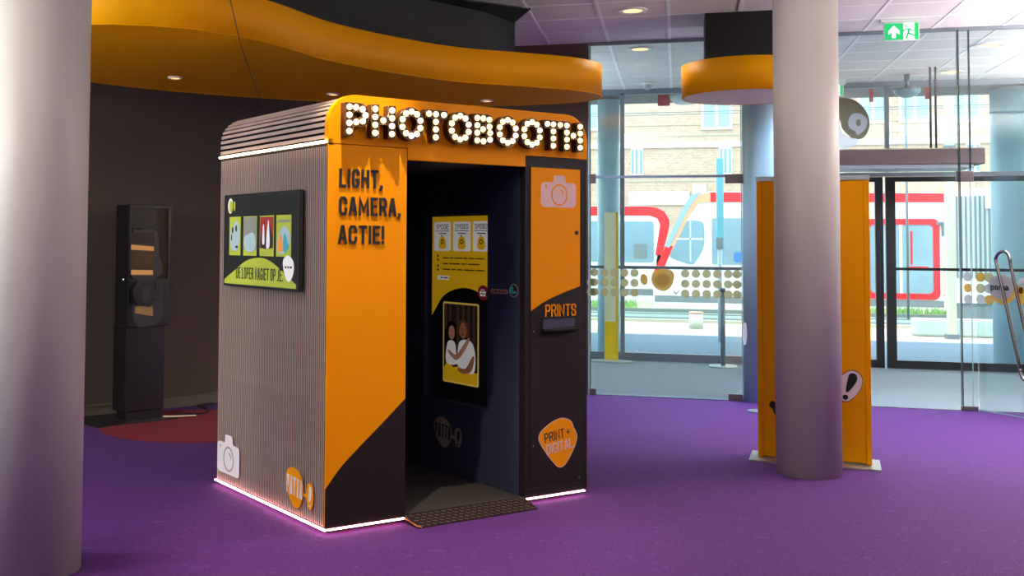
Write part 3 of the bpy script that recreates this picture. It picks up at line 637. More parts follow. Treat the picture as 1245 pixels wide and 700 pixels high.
o = tube('cable_strip', [(-4.22, 8.40, 0.021), (-4.12, 8.44, 0.021), (-3.98, 8.54, 0.021)], 0.007, M_canopy_cream, None, False, 2); tag(o, 'short cream cable strip on the floor beside the kiosk foot', 'cable')

# ------------------------------------------------------------------ THE PHOTO BOOTH (local: x along front, y back, z up)
BA = 0.8304
bo = empty('photo_booth', (-1.75, 5.3137, 0), BA); tag(bo, 'large orange and black photo booth with slatted side and lit bulb lettering', 'photo booth')
W, D, HS, HT = 1.81, 1.3945, 2.024, 2.287
M_or = mat('booth_orange', (236, 148, 0), 0.5, spec=0.1, noise=0.02, nscale=4)
M_bk = mat('booth_black', (32, 25, 25), 0.55, spec=0.2, noise=0.08)
M_in = mat('booth_interior', (48, 54, 78), 0.5)
M_slat = mat('taupe_slat', (174, 151, 139), 0.5, noise=0.18, nscale=12)
M_back = mat('slat_backing', (16, 13, 13), 0.9, spec=0.1)
M_led = mat('led_tube', (255, 232, 190), 0.4, emit=6.0, ec=(255, 226, 176))
M_led2 = mat('led_strip', (255, 226, 214), 0.4, emit=10.0, ec=(255, 176, 184))
M_iconw = mat('icon_white', (226, 216, 216), 0.5); M_iconp = mat('icon_pinkish', (222, 186, 180), 0.5)
M_grey = mat('logo_grey', (150, 142, 134), 0.5)
# shell
box('plinth', 0.05, W - 0.09, 0.05, D - 0.05, 0.0, 0.03, M_black, bo)
box('floor_board', 0.045, W - 0.03, 0.02, D - 0.02, 0.03, 0.042, mat('booth_floor', (40, 36, 34), 0.7, noise=0.3, nscale=60), bo)
box('side_board', 0.0125, 0.045, 0.015, D, 0.036, HS - 0.01, M_back, bo)
box('back_board', 0.0125, W, D - 0.03, D, 0.036, HS, M_bk, bo)
box('outer_side_board', W - 0.04, W, 0.05, D - 0.03, 0.036, HS, M_bk, bo)
box('inner_ceiling', 0.045, W - 0.04, 0.05, D - 0.03, 1.965, 1.99, M_in, bo)
box('inner_back_wall', 0.05, 1.32, D - 0.06, D - 0.031, 0.042, 1.965, M_in, bo)
# vertical slats, each one a part
n = 66; pitch = D / n; s0 = None
bm = bmesh.new(); bm_box(bm, 0.0085, 0.0125, -pitch * 0.22, pitch * 0.22, 0.038, HS - 0.012, 0.0008)
for k in range(n):
    y = 0.008 + pitch * (k + 0.5) * (D - 0.01) / D
    if s0 is None: s0 = fin(bm, 'side_slat', M_slat, bo); s0.location = (0, y, 0)
    else: share(s0, 'side_slat', bo, (0, y, 0))
# roof: rounded shell with slats along y
R_ = 0.165
path = [(0.0, HS + 0.02 + 0.0001), (0.0, HT - R_)] + [(R_ - R_ * math.cos(t), HT - R_ + R_ * math.sin(t)) for t in [PI / 2 * i / 10 for i in range(1, 11)]] + \
       [(W - R_ + R_ * math.sin(t), HT - R_ + R_ * math.cos(t)) for t in [PI / 2 * i / 10 for i in range(0, 11)]] + [(W, HS + 0.02)]
shell_o = [(p[0] + (0.012 if p[0] < W / 2 else -0.012) * (1 if True else 0), p[1]) for p in path]
cxr = W / 2
def inset(lp, d):
    out = []
    for i, p in enumerate(lp):
        a = Vector(lp[max(0, i - 1)]); b = Vector(lp[min(len(lp) - 1, i + 1)]); t = (b - a).normalized()
        out.append((p[0] + t.y * d, p[1] - t.x * d))
    return out
o1 = inset(path, 0.013); o2 = inset(path, 0.04)
bm = bmesh.new()
ra = [[bm.verts.new((p[0], yy, p[1])) for p in lp] for lp in (o1, o2) for yy in (0.042, D)]
for i in range(len(path) - 1):
    for A_, B_ in ((0, 1), (1, 3), (3, 2), (2, 0)): bm.faces.new((ra[A_][i], ra[A_][i + 1], ra[B_][i + 1], ra[B_][i]))
fin(bm, 'roof_shell', M_back, bo)
bm = bmesh.new(); bm_box(bm, -0.0095, 0.0095, 0.042, D, -0.013, -0.006, 0.001); r0 = None
seg = [(Vector(path[i]), Vector(path[i + 1])) for i in range(len(path) - 1)]; tot = sum((b - a).length for a, b in seg); npth = int(tot / 0.033)
for k in range(npth):
    s = (k + 0.5) * tot / npth
    for a, b in seg:
        L = (b - a).length
        if s <= L: break
        s -= L
    p = a + (b - a) * (s / L); d = (b - a).normalized(); ang = -math.atan2(d.y, d.x)
    if r0 is None: r0 = fin(bm, 'roof_slat', M_slat, bo); q = r0
    else: q = share(r0, 'roof_slat', bo)
    q.location = (p.x, 0, p.y); q.rotation_euler = (0, ang, 0)
# LED tubes
tube('led_tube', [(-0.003, 0.012, HS + 0.008), (-0.003, D - 0.01, HS + 0.008)], 0.0075, M_led, bo, False, 3)
box('led_channel', 0.004, 0.03, 0.0, D, HS - 0.008, HS + 0.022, M_bk, bo)
box('base_led', -0.005, 0.010, -0.004, D, 0.025, 0.031, M_led2, bo)
box('base_led', 0.012, 0.492, -0.005, 0.010, 0.025, 0.031, M_led2, bo)
box('base_led', 1.33, 1.79, -0.005, 0.010, 0.025, 0.031, M_led2, bo)
# header
hd = [(0.0, HS), (0.0, HT - R_)] + [(R_ - R_ * math.cos(t), HT - R_ + R_ * math.sin(t)) for t in [PI / 2 * i / 10 for i in range(1, 11)]] + \
     [(W - R_ + R_ * math.sin(t), HT - R_ + R_ * math.cos(t)) for t in [PI / 2 * i / 10 for i in range(0, 11)]] + [(W, HS), (1.323, HS), (1.323, 1.958), (0.497, 1.958), (0.497, HS)]
flat('header_panel', [hd], 0.041, MF(0, 0.041, 0), M_or, bo)
# left front panel: orange with black lower section
box('left_front_panel', 0.0135, 0.492, 0.001, 0.045, 0.038, HS - 0.005, M_or, bo, 0.001)
box('panel_edge', 0.0, 0.0130, 0.001, 0.008, 0.038, HS - 0.005, M_or, bo)
cur = smooth_loop([(0.0, 0.236), (0.096, 0.344), (0.219, 0.447), (0.356, 0.556), (0.4925, 0.668)], 5, False)
flat('black_section', [[(0.0, 0.038)] + cur + [(0.4925, 0.038)]], 0.0012, MF(0, 0.0008, 0), M_bk, bo)
MB = MF(0, 0, 0)
for s, a0, a1, b0, b1 in (('LIGHT,', 0.066, 0.332, 1.794, 1.893), ('CAMERA,', 0.066, 0.448, 1.648, 1.746), ('ACTIE!', 0.062, 0.345, 1.498, 1.596)):
    t_ = text('raised_lettering', s, a0, a1, b0, b1, 0.004, MB, M_ink, bo, 0.001, wt=0.152)
# inner face of the left panel
box('opening_jamb', 0.486, 0.492, 0.046, 0.30, 0.042, 1.958, M_bk, bo)
# right cabinet with hatch
box('cabinet_frame', 1.322, W - 0.001, 0.0, 0.045, 0.038, HS - 0.004, M_bk, bo, 0.002)
hatch = box('cabinet_hatch', 1.362, 1.748, -0.005, -0.0005, 0.085, 1.960, M_bk, bo, 0.0015)
cur2 = smooth_loop([(1.3635, 1.113), (1.459, 1.163), (1.587, 1.209), (1.7465, 1.254)], 5, False)
flat('orange_section', [cur2 + [(1.7465, 1.957), (1.3635, 1.957)]], 0.001, MF(0, -0.005, 0), M_or, hatch)
flat('hatch_gap', [rrect(1.355, 1.755, 0.078, 1.967, 0.002), rrect(1.3615, 1.7485, 0.0845, 1.9605, 0.002)], 0.0006, MF(0, 0, 0), M_ink, hatch)
MH = MF(0, -0.006, 0)
def camera_icon(M, a0, a1, b0, b1, mw, ml, parent):
    w_ = a1 - a0; h_ = b1 - b0; bt = b0 + h_ * 0.78
    body = rrect(a0, a1, b0, bt, w_ * 0.10)
    cx_ = (a0 + a1) / 2 + w_ * 0.02
    hump = [(cx_ - w_ * 0.19, bt - 0.001), (cx_ + w_ * 0.21, bt - 0.001), (cx_ + w_ * 0.17, bt + h_ * 0.07), (cx_ + w_ * 0.165, b1 - h_ * .03), (cx_ + w_ * 0.13, b1), (cx_ - w_ * 0.13, b1), (cx_ - w_ * 0.165, b1 - h_ * .03), (cx_ - w_ * 0.16, bt + h_ * 0.07)]
    ic = flat('camera_icon', [body], 0.0015, M, mw, parent)
    flat('icon_hump', [hump], 0.0014, M, mw, ic)
    cy_ = b0 + h_ * 0.39; r = w_ * 0.235
    flat('icon_lens', [ellipse(cx_, cy_, r, r * 1.0, 32), ellipse(cx_, cy_, r * 0.86, r * 0.86, 32)], 0.0008, M, ml, ic, 0.0015)
    arc = [(cx_ + r * 0.55 * math.cos(t), cy_ + r * 0.55 * math.sin(t)) for t in [math.radians(x) for x in range(10, 81, 10)]]
    arc += [(cx_ + r * 0.42 * math.cos(t), cy_ + r * 0.42 * math.sin(t)) for t in [math.radians(x) for x in range(80, 9, -10)]]
    flat('icon_glint', [arc], 0.0008, M, ml, ic, 0.0015)
    flat('icon_dot', [ellipse(a0 + w_ * 0.14, b0 + h_ * 0.66, w_ * 0.028, w_ * 0.028, 12)], 0.0008, M, ml, ic, 0.0015)
    return ic
camera_icon(MH, 1.437, 1.713, 1.725, 1.915, M_iconp, M_or, hatch)
text('lettering', 'PRINTS', 1.472, 1.714, 1.078, 1.150, 0.002, MH, M_or, hatch, 0, 0.015)
sl = box('print_slot', 1.452, 1.70, -0.012, -0.0055, 1.012, 1.070, M_in, hatch)
box('slot_lip', 1.435, 1.715, -0.04, -0.006, 0.994, 1.010, M_bk, sl, 0.003)
box('slot_hood', 1.447, 1.705, -0.018, -0.006, 1.068, 1.075, M_bk, sl)
tube('lock', [(1.716, -0.012, 1.575), (1.716, -0.004, 1.575)], 0.013, M_ink, hatch, False, 4)
tube('lock', [(1.712, -0.009, 0.462), (1.712, -0.004, 0.462)], 0.012, M_ink, hatch, False, 4)
for x, z in ((1.385, 0.995), (1.383, 0.33), (1.74, 0.112)): tube('screw', [(x, -0.008, z), (x, -0.004, z)], 0.005, M_frameg, hatch, False, 2)
pick = smooth_loop([(1.423, 0.36), (1.435, 0.405), (1.480, 0.437), (1.54, 0.465), (1.61, 0.477), (1.672, 0.455), (1.695, 0.415), (1.722, 0.368), (1.712, 0.315), (1.672, 0.25), (1.625, 0.198), (1.578, 0.188), (1.53, 0.225), (1.475, 0.285)], 5)
stk = flat('pick_sticker', [pick], 0.0012, MH, M_or, hatch)
flat('sticker_outline', [pick, [(1.575 + (p[0] - 1.575) * 0.97, 0.34 + (p[1] - 0.34) * 0.97) for p in pick]], 0.0006, MH, M_iconp, stk, 0.0012)
text('lettering', 'PRINT +', 1.466, 1.665, 0.352, 0.408, 0.001, MH, M_ink, stk, 0.0014, 0.01, 0.13)
text('lettering', 'DIGITAL.', 1.480, 1.700, 0.283, 0.343, 0.001, MH, M_iconp, stk, 0.0014, 0.01, 0.13)

# marquee letters with bulbs
M_let = mat('letter_brown_metal', (74, 48, 34), 0.35, 0.4); M_rim = mat('letter_rim', (150, 110, 86), 0.25, 0.9)
M_bulb = mat('bulb_lit', (255, 238, 170), 0.3, emit=1.25, ec=(255, 240, 176)); M_bulb2 = mat('bulb_lit_pink', (255, 226, 200), 0.3, emit=1.25, ec=(255, 234, 206))
bm = bmesh.new(); bmesh.ops.create_uvsphere(bm, u_segments=16, v_segments=10, radius=0.0165)
bulb_me = bpy.data.meshes.new('bulb'); bm.to_mesh(bulb_me); bm.free(); bulb_me.materials.append(M_bulb)
for p in bulb_me.polygons: p.use_smooth = True
bulb_me2 = bulb_me.copy(); bulb_me2.materials.clear(); bulb_me2.materials.append(M_bulb2)
Zr = (2.213, 2.171, 2.129, 2.086); P_ = 0.0235; z1 = Zr[0] + P_; z0_ = Zr[3] - P_
def ring(cx, zc=2.150, rx=0.061, rz=0.066, n=10): return [(cx + rx * math.sin(2 * PI * i / n), zc + rz * math.cos(2 * PI * i / n)) for i in range(n)]
def letter(ch, xa):
    L = empty('marquee_letter', (0, 0, 0)); L.parent = bo
    if ch == 'P':
        x = xa; bulbs = [(x, z) for z in Zr] + [(x + .040, Zr[0]), (x + .080, 2.206), (x + .098, 2.175), (x + .082, 2.143), (x + .042, 2.136)]
        outer = [(x - P_, z0_), (x + P_, z0_), (x + P_, 2.113)] + [(x + .060 + .062 * math.cos(t) * 1.0, 2.175 + .062 * math.sin(t)) for t in [math.radians(a) for a in range(-90, 91, 15)]] + [(x - P_, z1)]
        holes = [[(x + P_, 2.158)] + [(x + .052 + .022 * math.cos(t), 2.175 + .017 * math.sin(t)) for t in [math.radians(a) for a in range(-90, 91, 30)]] + [(x + P_, 2.192)]]
    elif ch == 'H':
        x, x2 = xa, xa + .106; bulbs = [(x, z) for z in Zr] + [(x2, z) for z in Zr] + [(x + .051, 2.155)]
        outer = [(x - P_, z0_), (x + P_, z0_), (x + P_, 2.133), (x2 - P_, 2.133), (x2 - P_, z0_), (x2 + P_, z0_), (x2 + P_, z1), (x2 - P_, z1), (x2 - P_, 2.178), (x + P_, 2.178), (x + P_, z1), (x - P_, z1)]; holes = []
    elif ch == 'T':
        x = xa; bulbs = [(x - .046, Zr[0]), (x + .054, Zr[0])] + [(x, z) for z in Zr]
        outer = [(x - P_, z0_), (x + P_, z0_), (x + P_, Zr[0] - P_), (x + .078, Zr[0] - P_), (x + .078, z1), (x - .070, z1), (x - .070, Zr[0] - P_), (x - P_, Zr[0] - P_)]; holes = []
    elif ch == 'B':
        x = xa; bulbs = [(x, z) for z in Zr] + [(x + .042, Zr[0]), (x + .085, 2.208), (x + .086, 2.168), (x + .040, 2.151), (x + .091, 2.133), (x + .090, 2.094), (x + .044, 2.083)]
        outer = [(x - P_, z0_), (x + .085, z0_), (x + .108, 2.075), (x + .116, 2.10), (x + .114, 2.135), (x + .102, 2.152), (x + .110, 2.17), (x + .110, 2.205), (x + .10, 2.228), (x + .08, z1), (x - P_, z1)]
        holes = [[(x + P_, 2.176), (x + .060, 2.176), (x + .062, 2.190), (x + P_, 2.190)], [(x + P_, 2.105), (x + .062, 2.105), (x + .064, 2.128), (x + P_, 2.128)]]
    else:
        bulbs = ring(xa); outer = ellipse(xa, 2.150, .061 + P_, .066 + P_, 32); holes = [ellipse(xa, 2.150, .061 - P_, .066 - P_, 24)]
    flat('letter_body', [outer] + holes, 0.046, MF(0, 0, 0), M_let, L)
    tube('rim', [(p[0], -0.050, p[1]) for p in outer], 0.0018, M_rim, L, True, 1)
    for h in holes: tube('rim', [(p[0], -0.050, p[1]) for p in h], 0.0015, M_rim, L, True, 1)
    for i, (x, z) in enumerate(bulbs):
        b = bpy.data.objects.new('bulb', bulb_me2 if random.random() < 0.3 else bulb_me); COL.objects.link(b); b.parent = L; b.location = (x, -0.050, z)
for ch, x in (('P', .096), ('H', .255), ('O', .486), ('T', .647), ('O', .813), ('B', .932), ('O', 1.151), ('O', 1.332), ('T', 1.495), ('H', 1.601)): letter(ch, x)

# side screen and stickers on the slatted side
sc = box('side_screen', -0.035, -0.0005, 0.258, 1.228, 1.240, 1.790, M_ink, bo, 0.003)
MS = ML(-0.0355, 0, 0)
M_lime = mat('print_lime', (170, 180, 56), 0.5, emit=0.12); M_sdark = mat('screen_dark', (34, 40, 38), 0.3, emit=0.12); M_pblue = mat('print_pale_blue', (160, 184, 186), 0.5, emit=0.12)
M_pred = mat('print_red', (150, 40, 40), 0.5, emit=0.2); M_pskin = mat('print_skin', (200, 140, 110), 0.5, emit=0.12); M_pwh = mat('print_white', (220, 218, 214), 0.5, emit=0.22); M_por = mat('print_orange', (224, 140, 50), 0.5, emit=0.2); M_pteal = mat('print_teal', (60, 150, 160), 0.5, emit=0.2); M_pgrey = mat('print_grey', (130, 132, 120), 0.5, emit=0.15); M_pdk = mat('print_dark', (40, 38, 42), 0.5, emit=0.1)
flat('display', [rrect(-1.214, -0.272, 1.252, 1.778, 0.003)], 0.001, MS, M_sdark, sc)
disp_hill = smooth_loop([(-1.212, 1.278), (-1.05, 1.34), (-0.90, 1.395), (-0.74, 1.415), (-0.60, 1.40), (-0.44, 1.345), (-0.274, 1.275)], 5, False)
flat('lime_hill', [disp_hill + [(-0.274, 1.254), (-1.212, 1.254)]], 0.001, MS, M_lime, sc, 0.001)
text('screen_text', 'DE LOPER NAGIET OP JE.', -1.04, -0.43, 1.288, 1.356, 0.001, MS, M_ink, sc, 0.002, 0.02)
for i, (a0, a1) in enumerate(((-1.145, -0.985), (-0.945, -0.765), (-0.725, -0.545), (-0.515, -0.335))):
    pr = flat('photo_strip', [rrect(a0, a1, 1.425, 1.655, 0.004)], 0.001, MS, M_lime, sc, 0.0015)
    am = (a0 + a1) / 2; mm = lambda nme, c, m_, c0=0.003: flat(nme, c, 0.0008, MS, m_, pr, c0)
    if i == 0:
        mm('print_shape', [smooth_loop([(a0 + .03, 1.47), (a0 + .01, 1.54), (a0 + .05, 1.60), (am + .03, 1.63), (a1 - .01, 1.56), (a1 - .03, 1.47), (am, 1.45)], 4)], M_pblue)
        mm('print_shape', [ellipse(am - .03, 1.575, .012, .02), ellipse(am + .02, 1.585, .012, .02), ellipse(am - .045, 1.53, .008, .02), ellipse(am + .03, 1.475, .02, .008)], M_pdk, 0.004)
    if i == 1:
        mm('print_shape', [rrect(a0 + .006, a1 - .006, 1.46, 1.65, .004)], M_pgrey)
        mm('print_shape', [smooth_loop([(a0 + .02, 1.47), (a0 + .015, 1.53), (am - .02, 1.55), (am + .03, 1.56), (a1 - .02, 1.54), (a1 - .012, 1.47), (am, 1.445)], 4)], M_pblue, 0.004)
    if i == 2:
        mm('print_shape', [rrect(a0 + .006, a1 - .006, 1.47, 1.648, .004)], M_pred)
        mm('print_shape', [smooth_loop([(a0 + .02, 1.475), (a0 + .03, 1.56), (am - .03, 1.60), (am, 1.52), (am + .03, 1.60), (a1 - .02, 1.55), (a1 - .02, 1.475)], 3)], M_pdk, 0.004)
        mm('print_shape', [smooth_loop([(am - .05, 1.50), (am - .045, 1.59), (am - .03, 1.60), (am - .022, 1.50)], 3), smooth_loop([(am + .0, 1.48), (am + .015, 1.60), (am + .03, 1.625), (am + .045, 1.50), (am + .03, 1.47)], 3)], M_pwh, 0.005)
    if i == 3:
        mm('print_shape', [smooth_loop([(a0 + .015, 1.46), (a0 + .02, 1.53), (am, 1.595), (a1 - .02, 1.56), (a1 - .015, 1.50), (am, 1.44)], 4)], M_pblue)
        mm('print_shape', [smooth_loop([(a0 + .02, 1.49), (am - .03, 1.55), (am - .01, 1.50), (am, 1.46), (a0 + .03, 1.455)], 3)], M_por, 0.004)
        mm('print_shape', [smooth_loop([(am, 1.47), (am + .015, 1.555), (am + .05, 1.51), (a1 - .02, 1.48), (am + .03, 1.45)], 3)], M_pteal, 0.005)
        mm('print_shape', [rrect(a0 + .02, a1 - .01, 1.615, 1.628, .004)], M_pgrey, 0.004)
flat('screen_emblem', [ellipse(-1.135, 1.722, 0.035, 0.046, 24)], 0.001, MS, M_pwh, sc, 0.0015)
flat('screen_emblem', [ellipse(-1.125, 1.718, 0.026, 0.036, 24), ellipse(-1.075, 1.72, 0.013, 0.030, 20)], 0.001, MS, M_lime, sc, 0.0028)
flat('screen_bubble', [smooth_loop([(-0.428, 1.39), (-0.40, 1.425), (-0.355, 1.43), (-0.305, 1.40), (-0.297, 1.35), (-0.325, 1.305), (-0.362, 1.29), (-0.40, 1.32)], 4)], 0.001, MS, M_pwh, sc, 0.0035)
word_bars('small_print', (1, .8, 1.2), -0.40, -0.32, 1.362, 1.374, 0.001, MS, M_pdk, sc, 0.0046)
MLs = ML(-0.0005, 0, 0)
camera_icon(MLs, -1.362, -1.040, 0.095, 0.330, M_iconw, M_grey, bo)
def patta_logo(M, a0, a1, b0, b1, parent, m_, mt, word='PATTA'):
    w_ = a1 - a0; h_ = b1 - b0; P2 = lambda u, v: (a0 + w_ * u, b0 + h_ * v)
    blob = smooth_loop([P2(0.02, .62), P2(.07, .85), P2(.22, .98), P2(.42, .97), P2(.58, .82), P2(.65, .55), P2(.62, .28), P2(.50, .05), P2(.36, .01), P2(.22, .12), P2(.08, .38)], 4)
    L = flat('logo_blob', [blob], 0.0012, M, m_, parent)
    excl = smooth_loop([P2(.76, .40), P2(.78, .68), P2(.87, .76), P2(.97, .68), P2(1.0, .42), P2(.95, .20), P2(.88, .12), P2(.80, .2)], 4)
    flat('logo_bubble', [excl], 0.0012, M, m_, L)
    flat('logo_dash', [[P2(.66, .38), P2(.77, .38), P2(.77, .46), P2(.66, .46)]], 0.0011, M, m_, L)
    flat('logo_mark', [smooth_loop([P2(.845, .32), P2(.84, .55), P2(.875, .68), P2(.93, .62), P2(.925, .45), P2(.875, .30)], 3), ellipse(P2(.87, .22)[0], P2(.87, .22)[1], w_ * .022, w_ * .022, 12)], 0.0005, M, mt, L, 0.0012)
    text('logo_word', word, P2(.07, 0)[0], P2(.62, 0)[0], P2(0, .30)[1], P2(0, .76)[1], 0.0005, M, mt, L, 0.0013, 0.015, -0.06)
    return L
patta_logo(MLs, -0.447, -0.120, 0.075, 0.290, bo, M_or, M_iconw)

# interior side wall with recessed monitor (faces the opening)
XI = 1.32
MI = ML(XI, 0, 0)
flat('inner_side_wall', [[(-(D - 0.06), 0.042), (-0.046, 0.042), (-0.046, 1.965), (-(D - 0.06), 1.965)], [(-1.03, 0.50), (-0.352, 0.50), (-0.352, 1.690), (-1.03, 1.690)]], 0.03, ML(XI + 0.03, 0, 0), M_in, bo)
box('jamb_panel', XI - 0.002, XI, 0.048, 0.144, 0.045, 1.96, M_in, bo)
mo = box('monitor', XI + 0.03, XI + 0.06, 0.352, 1.03, 0.50, 1.690, M_in, bo)
MM = ML(XI + 0.0298, 0, 0)
M_ye = mat('print_yellow', (204, 158, 18), 0.5, emit=0.25); M_yed = mat('print_brown', (120, 92, 30), 0.5)
flat('poster_board', [[(-0.985, 0.51), (-0.360, 0.51), (-0.360, 1.683), (-0.985, 1.683)]], 0.001, MM, M_ink, mo)
yc = smooth_loop([(-0.981, 1.033), (-0.93, 1.09), (-0.86, 1.16), (-0.76, 1.204), (-0.627, 1.225), (-0.498, 1.209), (-0.42, 1.165), (-0.362, 1.18)], 5, False)
ye = flat('yellow_print', [yc + [(-0.362, 1.680), (-0.981, 1.680)]], 0.001, MM, M_ye, mo, 0.001)
for i, (a0, a1, s) in enumerate(((-0.958, -0.773, '1 POSE'), (-0.746, -0.561, '2 POSES'), (-0.535, -0.368, '3 POSES'))):
    cdx = flat('price_card', [rrect(a0, a1, 1.457, 1.645, 0.014)], 0.001, MM, M_pwh, mo, 0.0022)
    am = (a0 + a1) / 2
    text('lettering', s, a0 + .02, a1 - .02, 1.598, 1.630, 0.0006, MM, M_ink, cdx, 0.0034, 0.02)
    flat('card_line', [[(a0 + .015, 1.584), (a1 - .015, 1.584), (a1 - .015, 1.588), (a0 + .015, 1.588)], [(am - .04, 1.567), (am + .045, 1.567), (am + .045, 1.573), (am - .04, 1.573)]], 0.0006, MM, M_ink, cdx, 0.0034)
    flat('card_drawing', [smooth_loop([(am - .035, 1.475), (am - .033, 1.53), (am - .012, 1.55), (am, 1.558), (am + .014, 1.55), (am + .035, 1.53), (am + .037, 1.475)], 3)], 0.0006, MM, M_ye, cdx, 0.0034)
    flat('card_face', [ellipse(am + .002, 1.517, .018, .016, 16), ellipse(am + .002, 1.517, .011, .009, 16), ellipse(am - .006, 1.555, .006, .005, 10)], 0.0006, MM, M_ink, cdx, 0.0042)
for k, (z, wl_) in enumerate(((1.412, (3, 2, 4, 2, 3, 4)), (1.375, (2, 4, 2, 4)), (1.338, (3, 1.5, 2, 4, 3)))):
    word_bars('small_print', wl_, -0.86, -0.42 - 0.05 * (k == 1), z - 0.004, z + 0.004, 0.0006, MM, M_yed, ye, 0.0022)
flat('bullet_dots', [ellipse(-0.915, z, 0.010, 0.008, 10) for z in (1.425, 1.40, 1.36, 1.335)], 0.0006, MM, M_ink, ye, 0.0022)
tg = flat('small_label', [rrect(-0.92, -0.79, 1.270, 1.297, .004)], 0.0006, MM, M_pwh, ye, 0.0022)
word_bars('small_print', (2, 3), -0.885, -0.80, 1.280, 1.287, 0.0004, MM, M_ink, tg, 0.003)
rs = flat('red_seal', [ellipse(-0.428, 1.203, 0.054, 0.046, 28)], 0.0008, MM, mat('seal_red', (140, 20, 44), 0.5, emit=0.1), mo, 0.0035)
word_bars('small_print', (1,), -0.452, -0.415, 1.218, 1.223, 0.0004, MM, M_pwh, rs, 0.0044); word_bars('small_print', (2, 3), -0.462, -0.40, 1.199, 1.211, 0.0004, MM, M_pwh, rs, 0.0044); word_bars('small_print', (3, 2), -0.458, -0.404, 1.181, 1.193, 0.0004, MM, M_pwh, rs, 0.0044)
# framed print of two people hugging
MP = MM
fr_ = flat('photo_print', [rrect(-0.850, -0.470, 0.615, 1.130, 0.014)], 0.001, MP, mat('frame_gold', (224, 190, 90), 0.5, emit=0.2), mo, 0.0035)
def pp(nme, c, m_, c0): return flat(nme, c, 0.0005, MP, m_, fr_, c0)
M_hair = mat('print_hair', (36, 26, 24), 0.5); M_wood = mat('print_wood', (96, 66, 38), 0.5, emit=0.1); M_hair2 = mat('print_hair_brown', (120, 80, 46), 0.5, emit=0.05); M_skin2 = mat('print_skin_tan', (176, 116, 80), 0.5, emit=0.1)
pp('print_shape', [rrect(-0.838, -0.482, 0.70, 1.118, 0.008)], M_pdk, 0.0046)
pp('print_shape', [[(x, 0.85), (x + .022, 0.85), (x + .022, 1.115), (x, 1.115)] for x in (-0.83, -0.78, -0.70, -0.64, -0.585, -0.53)], M_wood, 0.0052)
pp('print_shape', [[(-0.838, 0.627), (-0.482, 0.627), (-0.482, 0.70), (-0.56, 0.705), (-0.65, 0.735), (-0.73, 0.715), (-0.80, 0.745), (-0.838, 0.70)]], M_ye, 0.0066)
pp('print_shape', [smooth_loop([(-0.82, 0.84), (-0.825, 0.93), (-0.80, 0.985), (-0.755, 1.01), (-0.715, 0.985), (-0.70, 0.93), (-0.71, 0.85)], 4)], M_hair, 0.0058)
pp('print_shape', [smooth_loop([(-0.69, 0.93), (-0.69, 0.99), (-0.65, 1.02), (-0.60, 1.015), (-0.575, 0.975), (-0.58, 0.92)], 4)], M_hair2, 0.0058)
pp('print_shape', [ellipse(-0.752, 0.935, 0.033, 0.045, 20)], M_pskin, 0.0064)
pp('print_shape', [ellipse(-0.632, 0.955, 0.037, 0.050, 20)], M_skin2, 0.0064)
pp('print_shape', [smooth_loop([(-0.81, 0.74), (-0.80, 0.86), (-0.76, 0.885), (-0.715, 0.87), (-0.70, 0.80), (-0.69, 0.74)], 3)], M_pwh, 0.0070)
pp('print_shape', [smooth_loop([(-0.69, 0.74), (-0.68, 0.85), (-0.655, 0.89), (-0.59, 0.90), (-0.53, 0.88), (-0.50, 0.80), (-0.515, 0.70), (-0.60, 0.70)], 3)], M_pwh, 0.0070)
pp('print_shape', [smooth_loop([(-0.80, 0.825), (-0.76, 0.815), (-0.70, 0.80), (-0.62, 0.87), (-0.58, 0.91), (-0.56, 0.90), (-0.61, 0.83), (-0.69, 0.765), (-0.76, 0.785)], 3)], M_pskin, 0.0076)
pp('print_shape', [smooth_loop([(-0.53, 0.80), (-0.51, 0.79), (-0.54, 0.71), (-0.62, 0.685), (-0.68, 0.70), (-0.67, 0.72), (-0.60, 0.72)], 3)], M_skin2, 0.0076)
pp('print_shape', [ellipse(-0.765, 0.945, .005, .003, 8), ellipse(-0.74, 0.945, .005, .003, 8), ellipse(-0.645, 0.965, .006, .003, 8), ellipse(-0.618, 0.965, .006, .003, 8), ellipse(-0.752, 0.915, .010, .003, 10), ellipse(-0.632, 0.93, .013, .004, 10)], M_hair, 0.0082)
# small things on the interior wall
MI0 = ML(XI - 0.0005, 0, 0)
pl = flat('name_pill', [rrect(-0.318, -0.152, 1.206, 1.233, 0.012)], 0.002, MI0, mat('pill_copper', (170, 128, 108), 0.5), bo)
word_bars('small_print', (.5, 1.2, .8, 1, .5), -0.30, -0.17, 1.215, 1.224, 0.0005, MI0, M_ink, pl, 0.0022)
rb = flat('round_badge', [ellipse(-0.093, 1.230, 0.042, 0.040, 28)], 0.002, ML(XI - 0.0025, 0, 0), mat('badge_dark', (40, 46, 46), 0.3), bo)
flat('badge_mark', [[(-0.128, 1.215), (-0.12, 1.215), (-0.12, 1.25), (-0.128, 1.25)], [(-0.112, 1.21), (-0.104, 1.21), (-0.104, 1.255), (-0.112, 1.255)], rrect(-0.095, -0.075, 1.215, 1.225, .003)], 0.0005, ML(XI - 0.0025, 0, 0), M_pteal, rb, 0.002)
flat('badge_ring', [ellipse(-0.093, 1.230, 0.042, 0.040, 28), ellipse(-0.096, 1.230, 0.036, 0.034, 28)], 0.001, ML(XI - 0.0025, 0, 0), M_grey, rb, 0.002)
patta_logo(MI0, -0.917, -0.606, 0.200, 0.392, bo, M_grey, M_ink)
tube('wall_vent', [(XI - 0.001, 0.711, 1.80), (XI - 0.006, 0.711, 1.80)], 0.052, M_ink, bo, False, 6)
# bench inside
box('bench_seat', 0.06, 0.46, 0.55, 1.30, 0.42, 0.47, M_bk, bo, 0.01)
box('bench_front', 0.06, 0.43, 0.58, 1.28, 0.042, 0.42, M_in, bo)
